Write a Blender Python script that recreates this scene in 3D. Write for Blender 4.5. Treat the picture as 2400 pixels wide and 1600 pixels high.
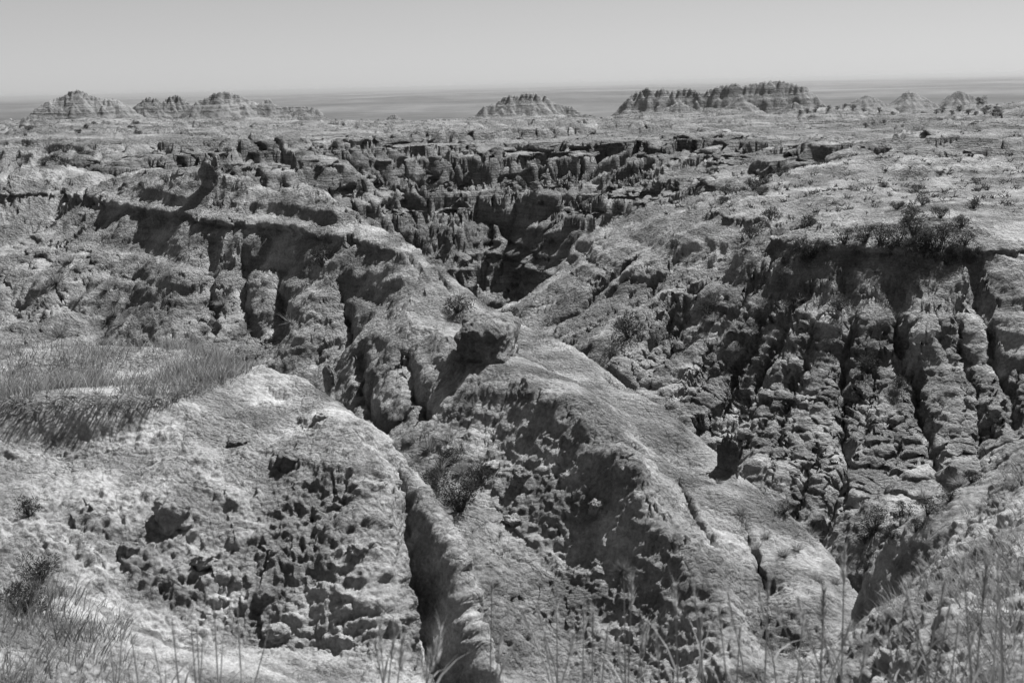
import bpy, math, random
import numpy as np
from mathutils import Vector, Matrix

for o in list(bpy.data.objects):
    bpy.data.objects.remove(o, do_unlink=True)
scene = bpy.context.scene
COL = scene.collection
f32 = np.float32

# ------------------------------------------------------------------ camera
W0, H0 = 2352.0, 1568.0            # photograph measuring units
FPX = 2641.0                       # focal length in those units
PITCH = math.radians(12.55)
ROLL = math.radians(1.37)
cF = Vector((0, math.cos(PITCH), -math.sin(PITCH)))
cR0 = Vector((1, 0, 0))
cU0 = cR0.cross(cF)
cR = cR0 * math.cos(ROLL) - cU0 * math.sin(ROLL)
cU = cR.cross(cF)
cam_d = bpy.data.cameras.new('camera')
cam = bpy.data.objects.new('camera', cam_d)
COL.objects.link(cam)
cam_d.sensor_width = 36.0
cam_d.lens = 36.0 * FPX / W0
cam_d.clip_start = 0.05
cam_d.clip_end = 150000
m = Matrix((cR, cU, -cF)).transposed().to_4x4()
cam.matrix_world = m
cam_d.dof.use_dof = True
cam_d.dof.focus_distance = 17.0
cam_d.dof.aperture_fstop = 5.6
scene.camera = cam

# ------------------------------------------------------------------ light
SUN_EL = math.radians(55)
SUN_AZ = math.radians(46)          # clockwise from the view direction (+Y)
sdir = Vector((math.cos(SUN_EL) * math.sin(SUN_AZ), math.cos(SUN_EL) * math.cos(SUN_AZ), math.sin(SUN_EL)))
sun_d = bpy.data.lights.new('sun', 'SUN')
sun_d.energy = 5.0
sun_d.angle = math.radians(0.55)
sun_d.color = (1, 1, 1)            # black-and-white photograph: neutral light
sun = bpy.data.objects.new('sun', sun_d)
sun.rotation_euler = sdir.to_track_quat('Z', 'Y').to_euler()
sun.location = (60, 60, 90)
COL.objects.link(sun)

world = bpy.data.worlds.new('World')
scene.world = world
world.use_nodes = True
nt = world.node_tree
nt.nodes.clear()
sky = nt.nodes.new('ShaderNodeTexSky')
sky.sky_type = 'NISHITA'
sky.sun_disc = False
sky.sun_elevation = SUN_EL
sky.sun_rotation = SUN_AZ
sky.altitude = 800
sky.air_density = 1.0
sky.dust_density = 0.7
# panchromatic film behind a red filter: mostly the red of the sky
bw = nt.nodes.new('ShaderNodeSeparateColor')
bw2 = nt.nodes.new('ShaderNodeMath'); bw2.operation = 'MULTIPLY_ADD'
bw2.inputs[1].default_value = 0.85
bw3 = nt.nodes.new('ShaderNodeMath'); bw3.operation = 'MULTIPLY'
bw3.inputs[1].default_value = 0.15
bg = nt.nodes.new('ShaderNodeBackground')
bg.inputs['Strength'].default_value = 0.05
wo = nt.nodes.new('ShaderNodeOutputWorld')
nt.links.new(sky.outputs[0], bw.inputs[0])
nt.links.new(bw.outputs['Red'], bw2.inputs[0])
nt.links.new(bw.outputs['Green'], bw3.inputs[0])
nt.links.new(bw3.outputs[0], bw2.inputs[2])
# the film's shoulder evens out the thinly veiled sky
bw4 = nt.nodes.new('ShaderNodeMath'); bw4.operation = 'POWER'
bw4.inputs[1].default_value = 0.5
bw5 = nt.nodes.new('ShaderNodeMath'); bw5.operation = 'MULTIPLY'
bw5.inputs[1].default_value = 1.9
nt.links.new(bw2.outputs[0], bw4.inputs[0])
nt.links.new(bw4.outputs[0], bw5.inputs[0])
nt.links.new(bw5.outputs[0], bg.inputs[0])
nt.links.new(bg.outputs[0], wo.inputs[0])

scene.view_settings.view_transform = 'Standard'
scene.view_settings.look = 'None'
scene.view_settings.exposure = 1.25
scene.view_settings.gamma = 1.0
scene.view_settings.use_curve_mapping = False
scene.render.engine = 'CYCLES'

# ------------------------------------------------------------------ node helpers
def mat_new(name):
    mt = bpy.data.materials.new(name)
    mt.use_nodes = True
    t = mt.node_tree
    t.nodes.clear()
    out = t.nodes.new('ShaderNodeOutputMaterial')
    b = t.nodes.new('ShaderNodeBsdfPrincipled')
    t.links.new(b.outputs[0], out.inputs[0])
    b.inputs['Roughness'].default_value = 0.95
    b.inputs['Specular IOR Level'].default_value = 0.1
    return mt, t, b

def N(t, kind, **kw):
    n = t.nodes.new(kind)
    for k, v in kw.items():
        if k in n.inputs.keys() if hasattr(n.inputs, 'keys') else False:
            n.inputs[k].default_value = v
        else:
            setattr(n, k, v)
    return n

def ramp(t, src, stops):
    r = t.nodes.new('ShaderNodeValToRGB')
    el = r.color_ramp.elements
    while len(el) < len(stops):
        el.new(0.5)
    for e, (p, v) in zip(el, stops):
        e.position = p
        e.color = (v, v, v, 1)
    t.links.new(src, r.inputs[0])
    return r.outputs[0]

def math_n(t, op, a, b=None, c=None):
    n = t.nodes.new('ShaderNodeMath')
    n.operation = op
    for i, v in enumerate((a, b, c)):
        if v is None:
            continue
        if isinstance(v, (int, float)):
            n.inputs[i].default_value = v
        else:
            t.links.new(v, n.inputs[i])
    return n.outputs[0]

def noise_n(t, vec, scale, detail=4, rough=0.55, dist=0.0):
    n = t.nodes.new('ShaderNodeTexNoise')
    n.inputs['Scale'].default_value = scale
    n.inputs['Detail'].default_value = detail
    n.inputs['Roughness'].default_value = rough
    n.inputs['Distortion'].default_value = dist
    t.links.new(vec, n.inputs['Vector'])
    return n.outputs['Fac']

def clay_material(name, base, band_amp, band_scale, fine_scale, bump_dist, bed_bump=0.3):
    """eroded bentonite clay: grey, banded by bed, patchy crust, pop-corn relief"""
    mt, t, b = mat_new(name)
    geo = t.nodes.new('ShaderNodeNewGeometry')
    pos = geo.outputs['Position']
    sep = t.nodes.new('ShaderNodeSeparateXYZ')
    t.links.new(pos, sep.inputs[0])
    warp = noise_n(t, pos, band_scale * 0.12, 3)
    zz = math_n(t, 'MULTIPLY_ADD', warp, 1.6 / band_scale, sep.outputs['Z'])
    comb = t.nodes.new('ShaderNodeCombineXYZ')
    t.links.new(math_n(t, 'MULTIPLY', zz, band_scale), comb.inputs['Z'])
    bands = noise_n(t, comb.outputs[0], 1.0, 6, 0.75)
    bandv = ramp(t, bands, [(0.36, 1.0 - band_amp), (0.5, 1.0), (0.62, 1.0 + band_amp * 0.6)])
    n1 = noise_n(t, pos, fine_scale * 0.08, 5, 0.6)
    patch = ramp(t, n1, [(0.32, 0.66), (0.68, 1.3)])
    n2 = noise_n(t, pos, fine_scale, 6, 0.7)
    speck = ramp(t, n2, [(0.3, 0.6), (0.7, 1.35)])
    v = math_n(t, 'MULTIPLY', bandv, patch)
    v = math_n(t, 'MULTIPLY', v, speck)
    v = math_n(t, 'MULTIPLY', v, base)
    t.links.new(v, b.inputs['Base Color'])
    # relief finer than the mesh
    vor = t.nodes.new('ShaderNodeTexVoronoi')
    vor.inputs['Scale'].default_value = fine_scale * 0.9
    t.links.new(pos, vor.inputs['Vector'])
    vor2 = t.nodes.new('ShaderNodeTexVoronoi')
    vor2.inputs['Scale'].default_value = fine_scale * 0.38
    t.links.new(pos, vor2.inputs['Vector'])
    hh = math_n(t, 'MULTIPLY_ADD', vor.outputs['Distance'], -0.6, math_n(t, 'MULTIPLY', n2, 0.5))
    hh = math_n(t, 'MULTIPLY_ADD', vor2.outputs['Distance'], -0.9, hh)
    # shrinkage cracks
    wv = t.nodes.new('ShaderNodeTexNoise')
    wv.inputs['Scale'].default_value = fine_scale * 0.12
    t.links.new(pos, wv.inputs['Vector'])
    ad = t.nodes.new('ShaderNodeVectorMath'); ad.operation = 'MULTIPLY_ADD'
    ad.inputs[1].default_value = (3.0 / fine_scale,) * 3
    t.links.new(wv.outputs['Color'], ad.inputs[0]); t.links.new(pos, ad.inputs[2])
    vc = t.nodes.new('ShaderNodeTexVoronoi'); vc.feature = 'DISTANCE_TO_EDGE'
    vc.inputs['Scale'].default_value = fine_scale * 0.10
    t.links.new(ad.outputs[0], vc.inputs['Vector'])
    ck = ramp(t, vc.outputs['Distance'], [(0.0, 0.0), (0.035, 1.0)])
    hh = math_n(t, 'MULTIPLY_ADD', ck, 0.22, hh)
    n3 = noise_n(t, pos, fine_scale * 4, 4, 0.7)
    hh = math_n(t, 'MULTIPLY_ADD', n3, 0.35, hh)
    hh = math_n(t, 'MULTIPLY_ADD', bands, bed_bump, hh)
    bump = t.nodes.new('ShaderNodeBump')
    bump.inputs['Strength'].default_value = 0.85
    bump.inputs['Distance'].default_value = bump_dist
    rgh = ramp(t, noise_n(t, pos, fine_scale * 0.05, 4, 0.6), [(0.40, 0.5), (0.58, 1.0)])
    t.links.new(math_n(t, 'MULTIPLY', rgh, 0.9), bump.inputs['Strength'])
    t.links.new(hh, bump.inputs['Height'])
    t.links.new(bump.outputs[0], b.inputs['Normal'])
    return mt

# ------------------------------------------------------------------ numpy noise
rng = np.random.RandomState(7)
TS = 64
TAB = rng.rand(TS, TS, TS).astype(f32)
TOF = rng.rand(TS, TS, TS, 3).astype(f32)

def vnoise(x, y, z):
    xi = np.floor(x); yi = np.floor(y); zi = np.floor(z)
    fx = (x - xi).astype(f32); fy = (y - yi).astype(f32); fz = (z - zi).astype(f32)
    fx = fx * fx * (3 - 2 * fx); fy = fy * fy * (3 - 2 * fy); fz = fz * fz * (3 - 2 * fz)
    x0 = xi.astype(np.int32) & 63; y0 = yi.astype(np.int32) & 63; z0 = zi.astype(np.int32) & 63
    x1 = (x0 + 1) & 63; y1 = (y0 + 1) & 63; z1 = (z0 + 1) & 63
    def L(a, b, t): return a + (b - a) * t
    c00 = L(TAB[x0, y0, z0], TAB[x1, y0, z0], fx)
    c10 = L(TAB[x0, y1, z0], TAB[x1, y1, z0], fx)
    c01 = L(TAB[x0, y0, z1], TAB[x1, y0, z1], fx)
    c11 = L(TAB[x0, y1, z1], TAB[x1, y1, z1], fx)
    return L(L(c00, c10, fy), L(c01, c11, fy), fz) * 2 - 1

def fbm(x, y, z, s, oct=4, gain=0.5, seed=0.0):
    h = 0; a = 1.0; tot = 0
    for i in range(oct):
        h = h + a * vnoise(x * s + seed + 17.3 * i, y * s + 5.1 * i - seed, z * s + 9.7 * i + seed * .5)
        tot += a
        a *= gain; s *= 2.03
    return h / tot

def worley(x, y, z, s, seed=0):
    """distance to the nearest feature point (2x2x2 search)"""
    x = x * s + seed; y = y * s + seed * 1.7; z = z * s - seed
    bx = np.floor(x - 0.5); by = np.floor(y - 0.5); bz = np.floor(z - 0.5)
    best = np.full(x.shape, 9.0, f32)
    for i in (0, 1):
        for j in (0, 1):
            for k in (0, 1):
                cx = bx + i; cy = by + j; cz = bz + k
                o = TOF[cx.astype(np.int32) & 63, cy.astype(np.int32) & 63, cz.astype(np.int32) & 63]
                d = (cx + 0.15 + 0.7 * o[..., 0] - x) ** 2 + (cy + 0.15 + 0.7 * o[..., 1] - y) ** 2 + (cz + 0.15 + 0.7 * o[..., 2] - z) ** 2
                best = np.minimum(best, d.astype(f32))
    return np.sqrt(best)

def sstep(a, b, x):
    t = np.clip((x - a) / (b - a), 0, 1)
    return t * t * (3 - 2 * t)

def gully(x, y, gx, gy, lam, seed, KC=3.2):
    """stripes running down the slope (gx,gy): 0 in the gully, 1 on the spur; and the derivative"""
    gm = np.sqrt(gx * gx + gy * gy) + 1e-6
    dx = -gy / gm; dy = gx / gm                       # along the contour
    # KC: rills keep their line for several widths
    px = x / (lam * KC) + seed; py = y / (lam * KC) - seed * .7
    ix = np.floor(px); iy = np.floor(py)
    va = np.zeros(x.shape, f32); vs = np.zeros(x.shape, f32); wt = np.zeros(x.shape, f32)
    for i in (-1, 0, 1):
        for j in (-1, 0, 1):
            cx = ix + i; cy = iy + j
            o = TOF[cx.astype(np.int32) & 63, cy.astype(np.int32) & 63, 11]
            ax = (px - cx - o[..., 0]).astype(f32); ay = (py - cy - o[..., 1]).astype(f32)
            w = np.exp(-2.2 * (ax * ax + ay * ay))
            mg = (ax * dx + ay * dy) * (6.2832 * KC)
            va += np.cos(mg) * w; vs += np.sin(mg) * w; wt += w
    c = va / wt; s = -vs / wt
    return c, s * dx * 6.2832 / lam, s * dy * 6.2832 / lam

# ------------------------------------------------------------------ terrain control lines
def ray(px, py):
    d = cF * FPX + cR * (px - W0 / 2) - cU * (py - H0 / 2)
    th = math.atan2(d.x, d.y)
    return th, d.z / math.hypot(d.x, d.y)

def theta_of(px):
    return ray(px, 600)[0]

CT, CU_, CQ = [], [], []

def addp(th, d, q):
    CT.append(th); CU_.append(math.log(d)); CQ.append(q)

def line(pts, step=0.03):
    """polyline of (px, py, metres)"""
    p = [(*ray(a, b), math.log(c)) for a, b, c in pts]
    for (t0, q0, u0), (t1, q1, u1) in zip(p[:-1], p[1:]):
        n = max(1, int(math.hypot(t1 - t0, u1 - u0) / step))
        for k in range(n):
            s = k / n
            addp(t0 + (t1 - t0) * s, math.exp(u0 + (u1 - u0) * s), q0 + (q1 - q0) * s)
    addp(p[-1][0], math.exp(p[-1][2]), p[-1][1])

def zline(pts, step=0.05):
    """polyline of (px, metres, height)"""
    for (a0, d0, z0), (a1, d1, z1) in zip(pts[:-1], pts[1:]):
        t0, t1 = theta_of(a0), theta_of(a1)
        n = max(1, int(math.hypot(t1 - t0, math.log(d1 / d0)) / step))
        for k in range(n + 1):
            s = k / n
            d = math.exp(math.log(d0) + math.log(d1 / d0) * s)
            addp(t0 + (t1 - t0) * s, d, (z0 + (z1 - z0) * s) / d)

def crest(pts, a=0.07, slope=0.75, step=0.03):
    line(pts, step)
    back = []
    for px, py, d in pts:
        th, q = ray(px, py)
        d2 = d * (1 + a)
        z2 = q * d - slope * d * a
        back.append((th, d2, z2 / d2))
    for (t0, d0, q0), (t1, d1, q1) in zip(back[:-1], back[1:]):
        n = max(1, int(math.hypot(t1 - t0, math.log(d1 / d0)) / (step * 1.3)))
        for k in range(n):
            s = k / n
            addp(t0 + (t1 - t0) * s, d0 + (d1 - d0) * s, q0 + (q1 - q0) * s)
    addp(*back[-1])

# rim under the camera
for d, z in ((0.6, -1.62), (1.4, -1.64), (2.2, -1.70), (3.0, -1.86)):
    zline([(-900, d, z), (400, d, z), (1176, d, z), (1900, d, z), (3200, d, z)], 0.15)
zline([(-600, 4.4, -2.5), (500, 4.6, -2.75), (1100, 4.6, -3.0), (1700, 4.6, -3.2), (1950, 4.4, -3.0)])
zline([(1150, 8.0, -5.2), (1500, 8.0, -5.6), (1900, 8.0, -5.6)])
zline([(1200, 11.5, -8.2), (1500, 11.5, -8.4), (1880, 11.5, -7.6)])
# near grassy slope bottom right
line([(1965, 1500, 6.3), (2030, 1425, 6.6), (2120, 1350, 6.8), (2200, 1255, 7.1), (2300, 1140, 7.4), (2420, 1060, 7.6)])
zline([(1990, 8.2, -5.4), (2130, 8.6, -5.2), (2300, 9.2, -4.9), (2450, 9.4, -4.5)])
line([(2060, 1520, 5.0), (2180, 1480, 4.8), (2300, 1400, 5.2), (2400, 1300, 5.6)])
line([(2330, 1540, 4.0), (2230, 1545, 4.2)])
# knoll: grassy top, cut bank, slope
line([(-150, 800, 14.2), (60, 802, 14.0), (250, 795, 14.0), (430, 802, 13.5), (520, 828, 12.6), (590, 850, 11.6)])
line([(-150, 970, 10.42), (60, 966, 10.38), (250, 956, 10.38), (330, 944, 10.45), (430, 908, 10.8), (520, 884, 11.2)], 0.012)
line([(-150, 1040, 10.28), (60, 1036, 10.24), (150, 1050, 10.26), (250, 1030, 10.24), (330, 995, 10.32), (400, 945, 10.55)], 0.012)
line([(-100, 1150, 9.2), (150, 1150, 9.2), (400, 1150, 9.1), (600, 1090, 9.5), (700, 1000, 10.2), (640, 930, 10.9)])
line([(-100, 1300, 8.4), (150, 1300, 8.5), (400, 1300, 8.5), (650, 1250, 8.7), (800, 1200, 8.8)])
line([(300, 1510, 7.7), (550, 1510, 7.8), (750, 1510, 7.7), (900, 1510, 7.5)])
line([(-60, 1500, 5.9), (60, 1470, 6.2), (160, 1400, 7.0)])
crest([(590, 850, 11.6), (700, 882, 11.2), (770, 930, 10.8), (850, 1000, 10.3), (892, 1050, 9.9)], 0.06, 0.9, 0.012)
zline([(-150, 12, -3.0), (60, 12, -3.0), (300, 12, -2.98), (480, 11.8, -2.92)])
zline([(-150, 13, -3.05), (60, 13, -3.05), (300, 13, -3.02), (440, 12.8, -2.98)])
# knoll edge | slot | fin
line([(880, 1090, 9.35), (886, 1200, 8.75), (900, 1300, 8.35), (925, 1400, 8.05), (905, 1500, 7.6)], 0.008)
crest([(905, 1062, 9.85), (960, 1105, 9.6), (1010, 1170, 9.3), (1050, 1250, 9.0), (1083, 1350, 8.65), (1092, 1430, 8.4), (1100, 1530, 8.1)], 0.05, 1.6, 0.008)
zline([(895, 9.6, -3.6), (899, 9.1, -4.0), (908, 8.75, -4.4), (928, 8.45, -4.65), (948, 8.2, -4.85), (958, 7.9, -5.0)], 0.012)
zline([(-100, 31, -10.8), (300, 30, -10.6), (600, 27, -9.4), (740, 26, -8.8)])
zline([(300, 19, -8.0), (600, 17, -7.6), (780, 15, -6.8), (900, 12.8, -6.0), (1000, 12.0, -6.3), (1100, 11.0, -6.8)])
# main ridge skyline
crest([(-200, 420, 66), (-60, 380, 64), (50, 392, 62), (120, 388, 60), (200, 412, 58), (290, 440, 55), (350, 421, 57), (415, 440, 54), (455, 415, 48.5),
       (482, 400, 46), (560, 420, 44), (640, 446, 42.2), (700, 433, 41), (750, 446, 39.8), (800, 482, 38), (880, 533, 35.5), (960, 583, 33),
       (1030, 637, 31), (1080, 690, 29.5), (1190, 747, 28), (1290, 802, 26.5), (1400, 872, 24.6), (1500, 950, 23), (1600, 1032, 21.5),
       (1700, 1112, 20.2), (1800, 1190, 18.9), (1880, 1262, 17.9), (1960, 1362, 16.9), (1978, 1400, 16.2)], 0.08, 0.75, 0.016)
# face of the main ridge, left
line([(60, 560, 52), (170, 545, 50), (300, 540, 46)])
line([(60, 640, 47), (200, 650, 44), (330, 600, 43.5)])
line([(60, 780, 44.3), (150, 785, 42.5), (250, 785, 40.6), (400, 785, 37.2), (560, 800, 34.4)])
line([(300, 540, 46), (375, 545, 43.5), (430, 600, 39.9), (480, 660, 38.5)])
line([(500, 470, 43.6), (560, 490, 41.4), (620, 500, 40.4), (700, 500, 38.8), (800, 560, 35.6), (860, 620, 33.2), (930, 690, 30.0)], 0.016)
line([(560, 490, 41.4), (590, 560, 39.1), (620, 640, 37.3), (640, 720, 35.5), (660, 800, 33.8)])
line([(700, 500, 38.8), (700, 600, 36.2), (695, 700, 34.1), (690, 780, 32.5), (720, 850, 31.3)])
line([(770, 640, 33.9), (800, 710, 32.4), (820, 780, 31.0)])
line([(100, 640, 45), (130, 700, 41.5)])
# crack on the face
line([(842, 780, 28.6), (846, 860, 26.6), (860, 950, 24.6), (885, 1020, 22.5), (960, 1075, 20.4), (1030, 1150, 18.6), (1090, 1260, 16.6), (1105, 1330, 15.8)])
line([(795, 830, 30.2), (785, 890, 29.3)])
line([(880, 850, 26.2), (900, 930, 24.3), (960, 1000, 21.8)])
# spur with the dark cliff
line([(930, 728, 28.0), (1000, 760, 26.4), (1060, 790, 24.9), (1130, 820, 23.3), (1200, 858, 21.9), (1300, 916, 19.8), (1345, 960, 19.0), (1400, 1012, 18.1), (1445, 1060, 17.6), (1470, 1130, 17.1), (1478, 1190, 16.7)])
line([(1000, 830, 24.0), (1060, 880, 22.4), (1140, 905, 21.2), (1250, 922, 20.0)])
line([(1150, 965, 21.0), (1165, 1060, 19.8), (1210, 1140, 18.6), (1330, 1195, 17.8), (1400, 1198, 17.4), (1450, 1195, 17.1)], 0.015)
line([(1200, 990, 20.1), (1260, 1010, 19.6), (1300, 1080, 18.8), (1380, 1110, 18.1), (1440, 1140, 17.5)])
line([(1060, 1050, 20.2), (1120, 1120, 19.3), (1160, 1200, 18.4)])
line([(1120, 1300, 17.2), (1300, 1300, 17.2), (1450, 1300, 16.6)])
line([(1110, 1420, 16.0), (1300, 1430, 16.1), (1500, 1430, 15.6)])
line([(1110, 1540, 14.9), (1300, 1540, 15.1), (1500, 1540, 14.8), (1680, 1540, 13.9)])
# shallow gully between spur and ridge
line([(1070, 760, 27.8), (1180, 812, 26.0), (1280, 870, 24.0), (1390, 950, 21.5), (1440, 1030, 19.8), (1490, 1100, 18.6), (1540, 1190, 17.5), (1610, 1250, 17.0), (1665, 1340, 16.5), (1735, 1480, 15.5), (1750, 1540, 15.0)])
# lower spurs
line([(1478, 1190, 16.7), (1560, 1232, 16.3), (1640, 1330, 15.4), (1702, 1470, 14.4), (1715, 1540, 14.0)])
line([(1560, 1080, 20.3), (1640, 1115, 19.9), (1700, 1165, 18.9), (1780, 1270, 17.3), (1870, 1390, 15.8), (1950, 1490, 14.6), (1990, 1540, 14.0)])
line([(1750, 1180, 19.5), (1860, 1300, 17.6), (1930, 1400, 16.2), (1960, 1460, 15.2)])
line([(1810, 1440, 15.6), (1870, 1510, 14.9)])
zline([(1990, 13.8, -7.6), (2010, 12.4, -7.2)])
# knob spur at lower right
crest([(1983, 1405, 13.2), (1992, 1330, 13.5), (2003, 1288, 13.7), (2080, 1225, 13.9), (2200, 1152, 14.2), (2300, 1110, 14.5), (2420, 1075, 14.8)], 0.06, 1.0)
line([(2010, 1395, 12.9), (2060, 1395, 12.6), (2120, 1340, 12.4), (2250, 1240, 12.6)])
# gully between ridge and right hill
zline([(1190, 38, -9.4), (1300, 32, -10.0), (1400, 28.6, -10.6), (1500, 26.8, -11.2), (1650, 24.5, -12.0), (1800, 22.6, -12.6), (1880, 21.4, -13.0), (1960, 19.5, -13.0), (2100, 17.6, -10.4), (2300, 18.0, -9.2), (2450, 18.4, -8.6)])
# right hill face
line([(1300, 790, 36.5), (1400, 862, 32.5), (1500, 945, 30.2), (1650, 1075, 27.7), (1800, 1185, 25.3), (1880, 1250, 24.0), (1960, 1330, 22.4)])
line([(2000, 1230, 23.4), (2120, 1170, 23.6), (2300, 1080, 24.6), (2420, 1040, 25)])
line([(1700, 572, 35.2), (1800, 580, 33.6), (1860, 566, 33.0), (2000, 545, 32.8), (2150, 535, 33.2), (2300, 560, 33.2), (2450, 560, 34)])
# spur: dark-faced nose
line([(1700, 572, 35.2), (1620, 610, 35.4), (1560, 655, 35.0), (1500, 740, 33.9), (1440, 820, 32.6)])
line([(1720, 620, 35.84), (1640, 700, 35.60), (1580, 780, 34.50), (1500, 880, 32.04)])
# cracks
line([(1740, 800, 30.9), (1850, 800, 29.6), (2000, 800, 29.2), (2150, 800, 29.3), (2300, 800, 29.5), (2450, 800, 29.8)])
line([(1680, 950, 29.2), (1800, 1000, 27.4), (1950, 1000, 26.7), (2100, 1000, 26.6), (2300, 1000, 26.2), (2450, 1000, 26.2)])
line([(1850, 620, 32.2), (2000, 610, 31.8), (2150, 605, 31.9), (2300, 620, 32.0)])
line([(1850, 680, 31.0), (2000, 680, 30.5), (2150, 680, 30.6), (2300, 690, 30.7)])
# hill top behind
line([(1310, 602, 45.5), (1330, 562, 47), (1440, 512, 48), (1540, 506, 48), (1650, 455, 49), (1760, 425, 50)])
crest([(1183, 712, 44), (1260, 660, 45), (1312, 602, 47)], 0.1, 0.9)
crest([(1760, 425, 50), (1860, 398, 50.5), (1960, 370, 51), (2060, 388, 51), (2300, 380, 52), (2450, 375, 52)], 0.07, 0.6)
line([(1400, 640, 40), (1500, 590, 39.8), (1600, 540, 39.4), (1700, 500, 39.4)])
line([(1330, 720, 39.5), (1420, 730, 37.5)])
line([(1750, 480, 40.6), (1900, 455, 41.2), (2050, 470, 38.8), (2300, 470, 38.6), (2450, 470, 39)])
line([(1960, 420, 45), (2200, 425, 44)])
# canyon behind ridge and its far wall
zline([(-200, 88, -16), (100, 92, -16), (300, 94, -15.5), (500, 96, -17), (700, 102, -20), (900, 110, -23.5), (1100, 113, -25), (1200, 108, -24)])
zline([(1250, 70, -17), (1330, 74, -17.5), (1450, 78, -15.5), (1600, 80, -12.5), (1800, 80, -9.5), (2100, 82, -8.8), (2450, 84, -8.4)])
line([(1105, 668, 124), (1200, 690, 119), (1260, 640, 114), (1330, 560, 112), (1500, 490, 109), (1650, 440, 105)])
line([(800, 480, 124), (900, 545, 125), (1000, 610, 125), (1090, 655, 124)])
line([(560, 440, 118), (700, 440, 122), (820, 455, 124)])
line([(850, 334, 140), (1000, 330, 143), (1150, 328, 143), (1300, 325, 140), (1500, 320, 136), (1700, 316, 130), (1850, 328, 118), (2000, 335, 110), (2300, 330, 108), (2450, 330, 108)])
line([(900, 420, 135), (1300, 430, 131), (1500, 410, 126), (1700, 380, 119)])
line([(960, 500, 128), (1030, 520, 129)])
line([(1390, 405, 129), (1300, 480, 123), (1240, 560, 119), (1160, 655, 117)])
line([(1060, 400, 134), (1050, 480, 127.5), (1040, 560, 123.5), (1050, 620, 121.5)])
line([(1330, 430, 133), (1320, 500, 128), (1290, 560, 123)])
line([(985, 420, 137), (990, 500, 132), (1000, 560, 128)])
line([(1130, 430, 138), (1140, 520, 131.5), (1110, 640, 126)])
line([(2000, 375, 92), (2300, 370, 92)])
# left slopes
line([(-100, 420, 112), (60, 410, 113), (200, 425, 113), (350, 430, 112), (470, 425, 114)])
line([(-100, 350, 120), (60, 345, 122), (180, 340, 122), (300, 350, 116), (360, 400, 108)])
line([(60, 310, 150), (200, 300, 160), (400, 310, 160), (600, 320, 152), (760, 345, 140)])
line([(400, 400, 119), (560, 390, 124), (720, 400, 129)])
line([(60, 285, 205), (250, 282, 215), (450, 284, 220), (650, 290, 220), (800, 300, 200)])
line([(60, 278, 310), (300, 282, 310), (600, 284, 320), (760, 290, 290)])
# plateau beyond
line([(900, 300, 190), (1000, 302, 190), (1130, 291, 205), (1250, 304, 195), (1500, 303, 195), (1700, 296, 205)])
line([(1850, 302, 170), (2000, 290, 165), (2120, 276, 170), (2300, 268, 170), (2450, 262, 170)])
line([(1000, 300, 330), (1300, 298, 350), (1500, 294, 370), (1800, 288, 350)])
line([(1900, 276, 340), (2100, 268, 330), (2300, 264, 330)])
zline([(0, 460, -13), (400, 470, -14), (700, 430, -18), (850, 420, -30), (950, 440, -30), (1050, 520, -22), (1300, 600, -23), (1600, 700, -27), (1900, 620, -25), (2300, 520, -20)], 0.1)
zline([(-800, 1000, -55), (0, 900, -45), (700, 900, -55), (1000, 1000, -45), (1500, 1050, -38), (1900, 1000, -45), (2300, 900, -45), (3200, 1000, -55)], 0.1)
zline([(-1500, 1500, -64), (1176, 1500, -64), (3900, 1500, -64)], 0.15)
# outside the frame
zline([(-1400, 8, -3.6), (-1400, 20, -5), (-1400, 60, -7), (-1400, 200, -8), (-1400, 600, -30)], 0.15)
zline([(3700, 8, -3.0), (3700, 20, -5), (3700, 60, -5), (3700, 200, -6), (3700, 600, -25)], 0.15)
zline([(-600, 12, -3.2), (-600, 30, -6.5), (-600, 60, -4.5), (-600, 90, -13), (-600, 200, -7), (-600, 500, -12)], 0.15)
zline([(2900, 14, -5), (2900, 22, -8), (2900, 40, -4.6), (2900, 80, -7), (2900, 200, -5), (2900, 500, -16)], 0.15)

CT = np.array(CT); CU_ = np.array(CU_); CQ = np.array(CQ)
# thin out near-duplicates, then solve the interpolant
key = np.round(np.stack([CT / 0.006, CU_ / 0.006], 1)).astype(int)
_, idx = np.unique(key, axis=0, return_index=True)
CT, CU_, CQ = CT[idx], CU_[idx], CQ[idx]
n = len(CT)
D = np.hypot(CT[:, None] - CT[None], CU_[:, None] - CU_[None])
A = np.zeros((n + 3, n + 3))
A[:n, :n] = D - np.eye(n) * 0.004
A[:n, n] = 1; A[:n, n + 1] = CT; A[:n, n + 2] = CU_
A[n, :n] = 1; A[n + 1, :n] = CT; A[n + 2, :n] = CU_
sol = np.linalg.solve(A, np.concatenate([CQ, [0, 0, 0]]))
wts = sol[:n].astype(f32); lin = sol[n:]

TH_MAX = math.radians(58)
R0, R1 = 0.6, 1500.0
gth = np.concatenate([np.linspace(-TH_MAX, -0.5, 40, endpoint=False), np.linspace(-0.5, 0.5, 320, endpoint=False), np.linspace(0.5, TH_MAX, 41)]).astype(f32)
gu = np.linspace(math.log(R0), math.log(R1), 1100).astype(f32)
Q = np.zeros((len(gu), len(gth)), f32)
ct = CT.astype(f32); cu = CU_.astype(f32)
dt2 = (gth[:, None] - ct[None]) ** 2                    # cols x n
for i, u in enumerate(gu):
    Q[i] = np.sqrt(dt2 + (u - cu)[None] ** 2) @ wts + lin[0] + lin[1] * gth + lin[2] * u

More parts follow.
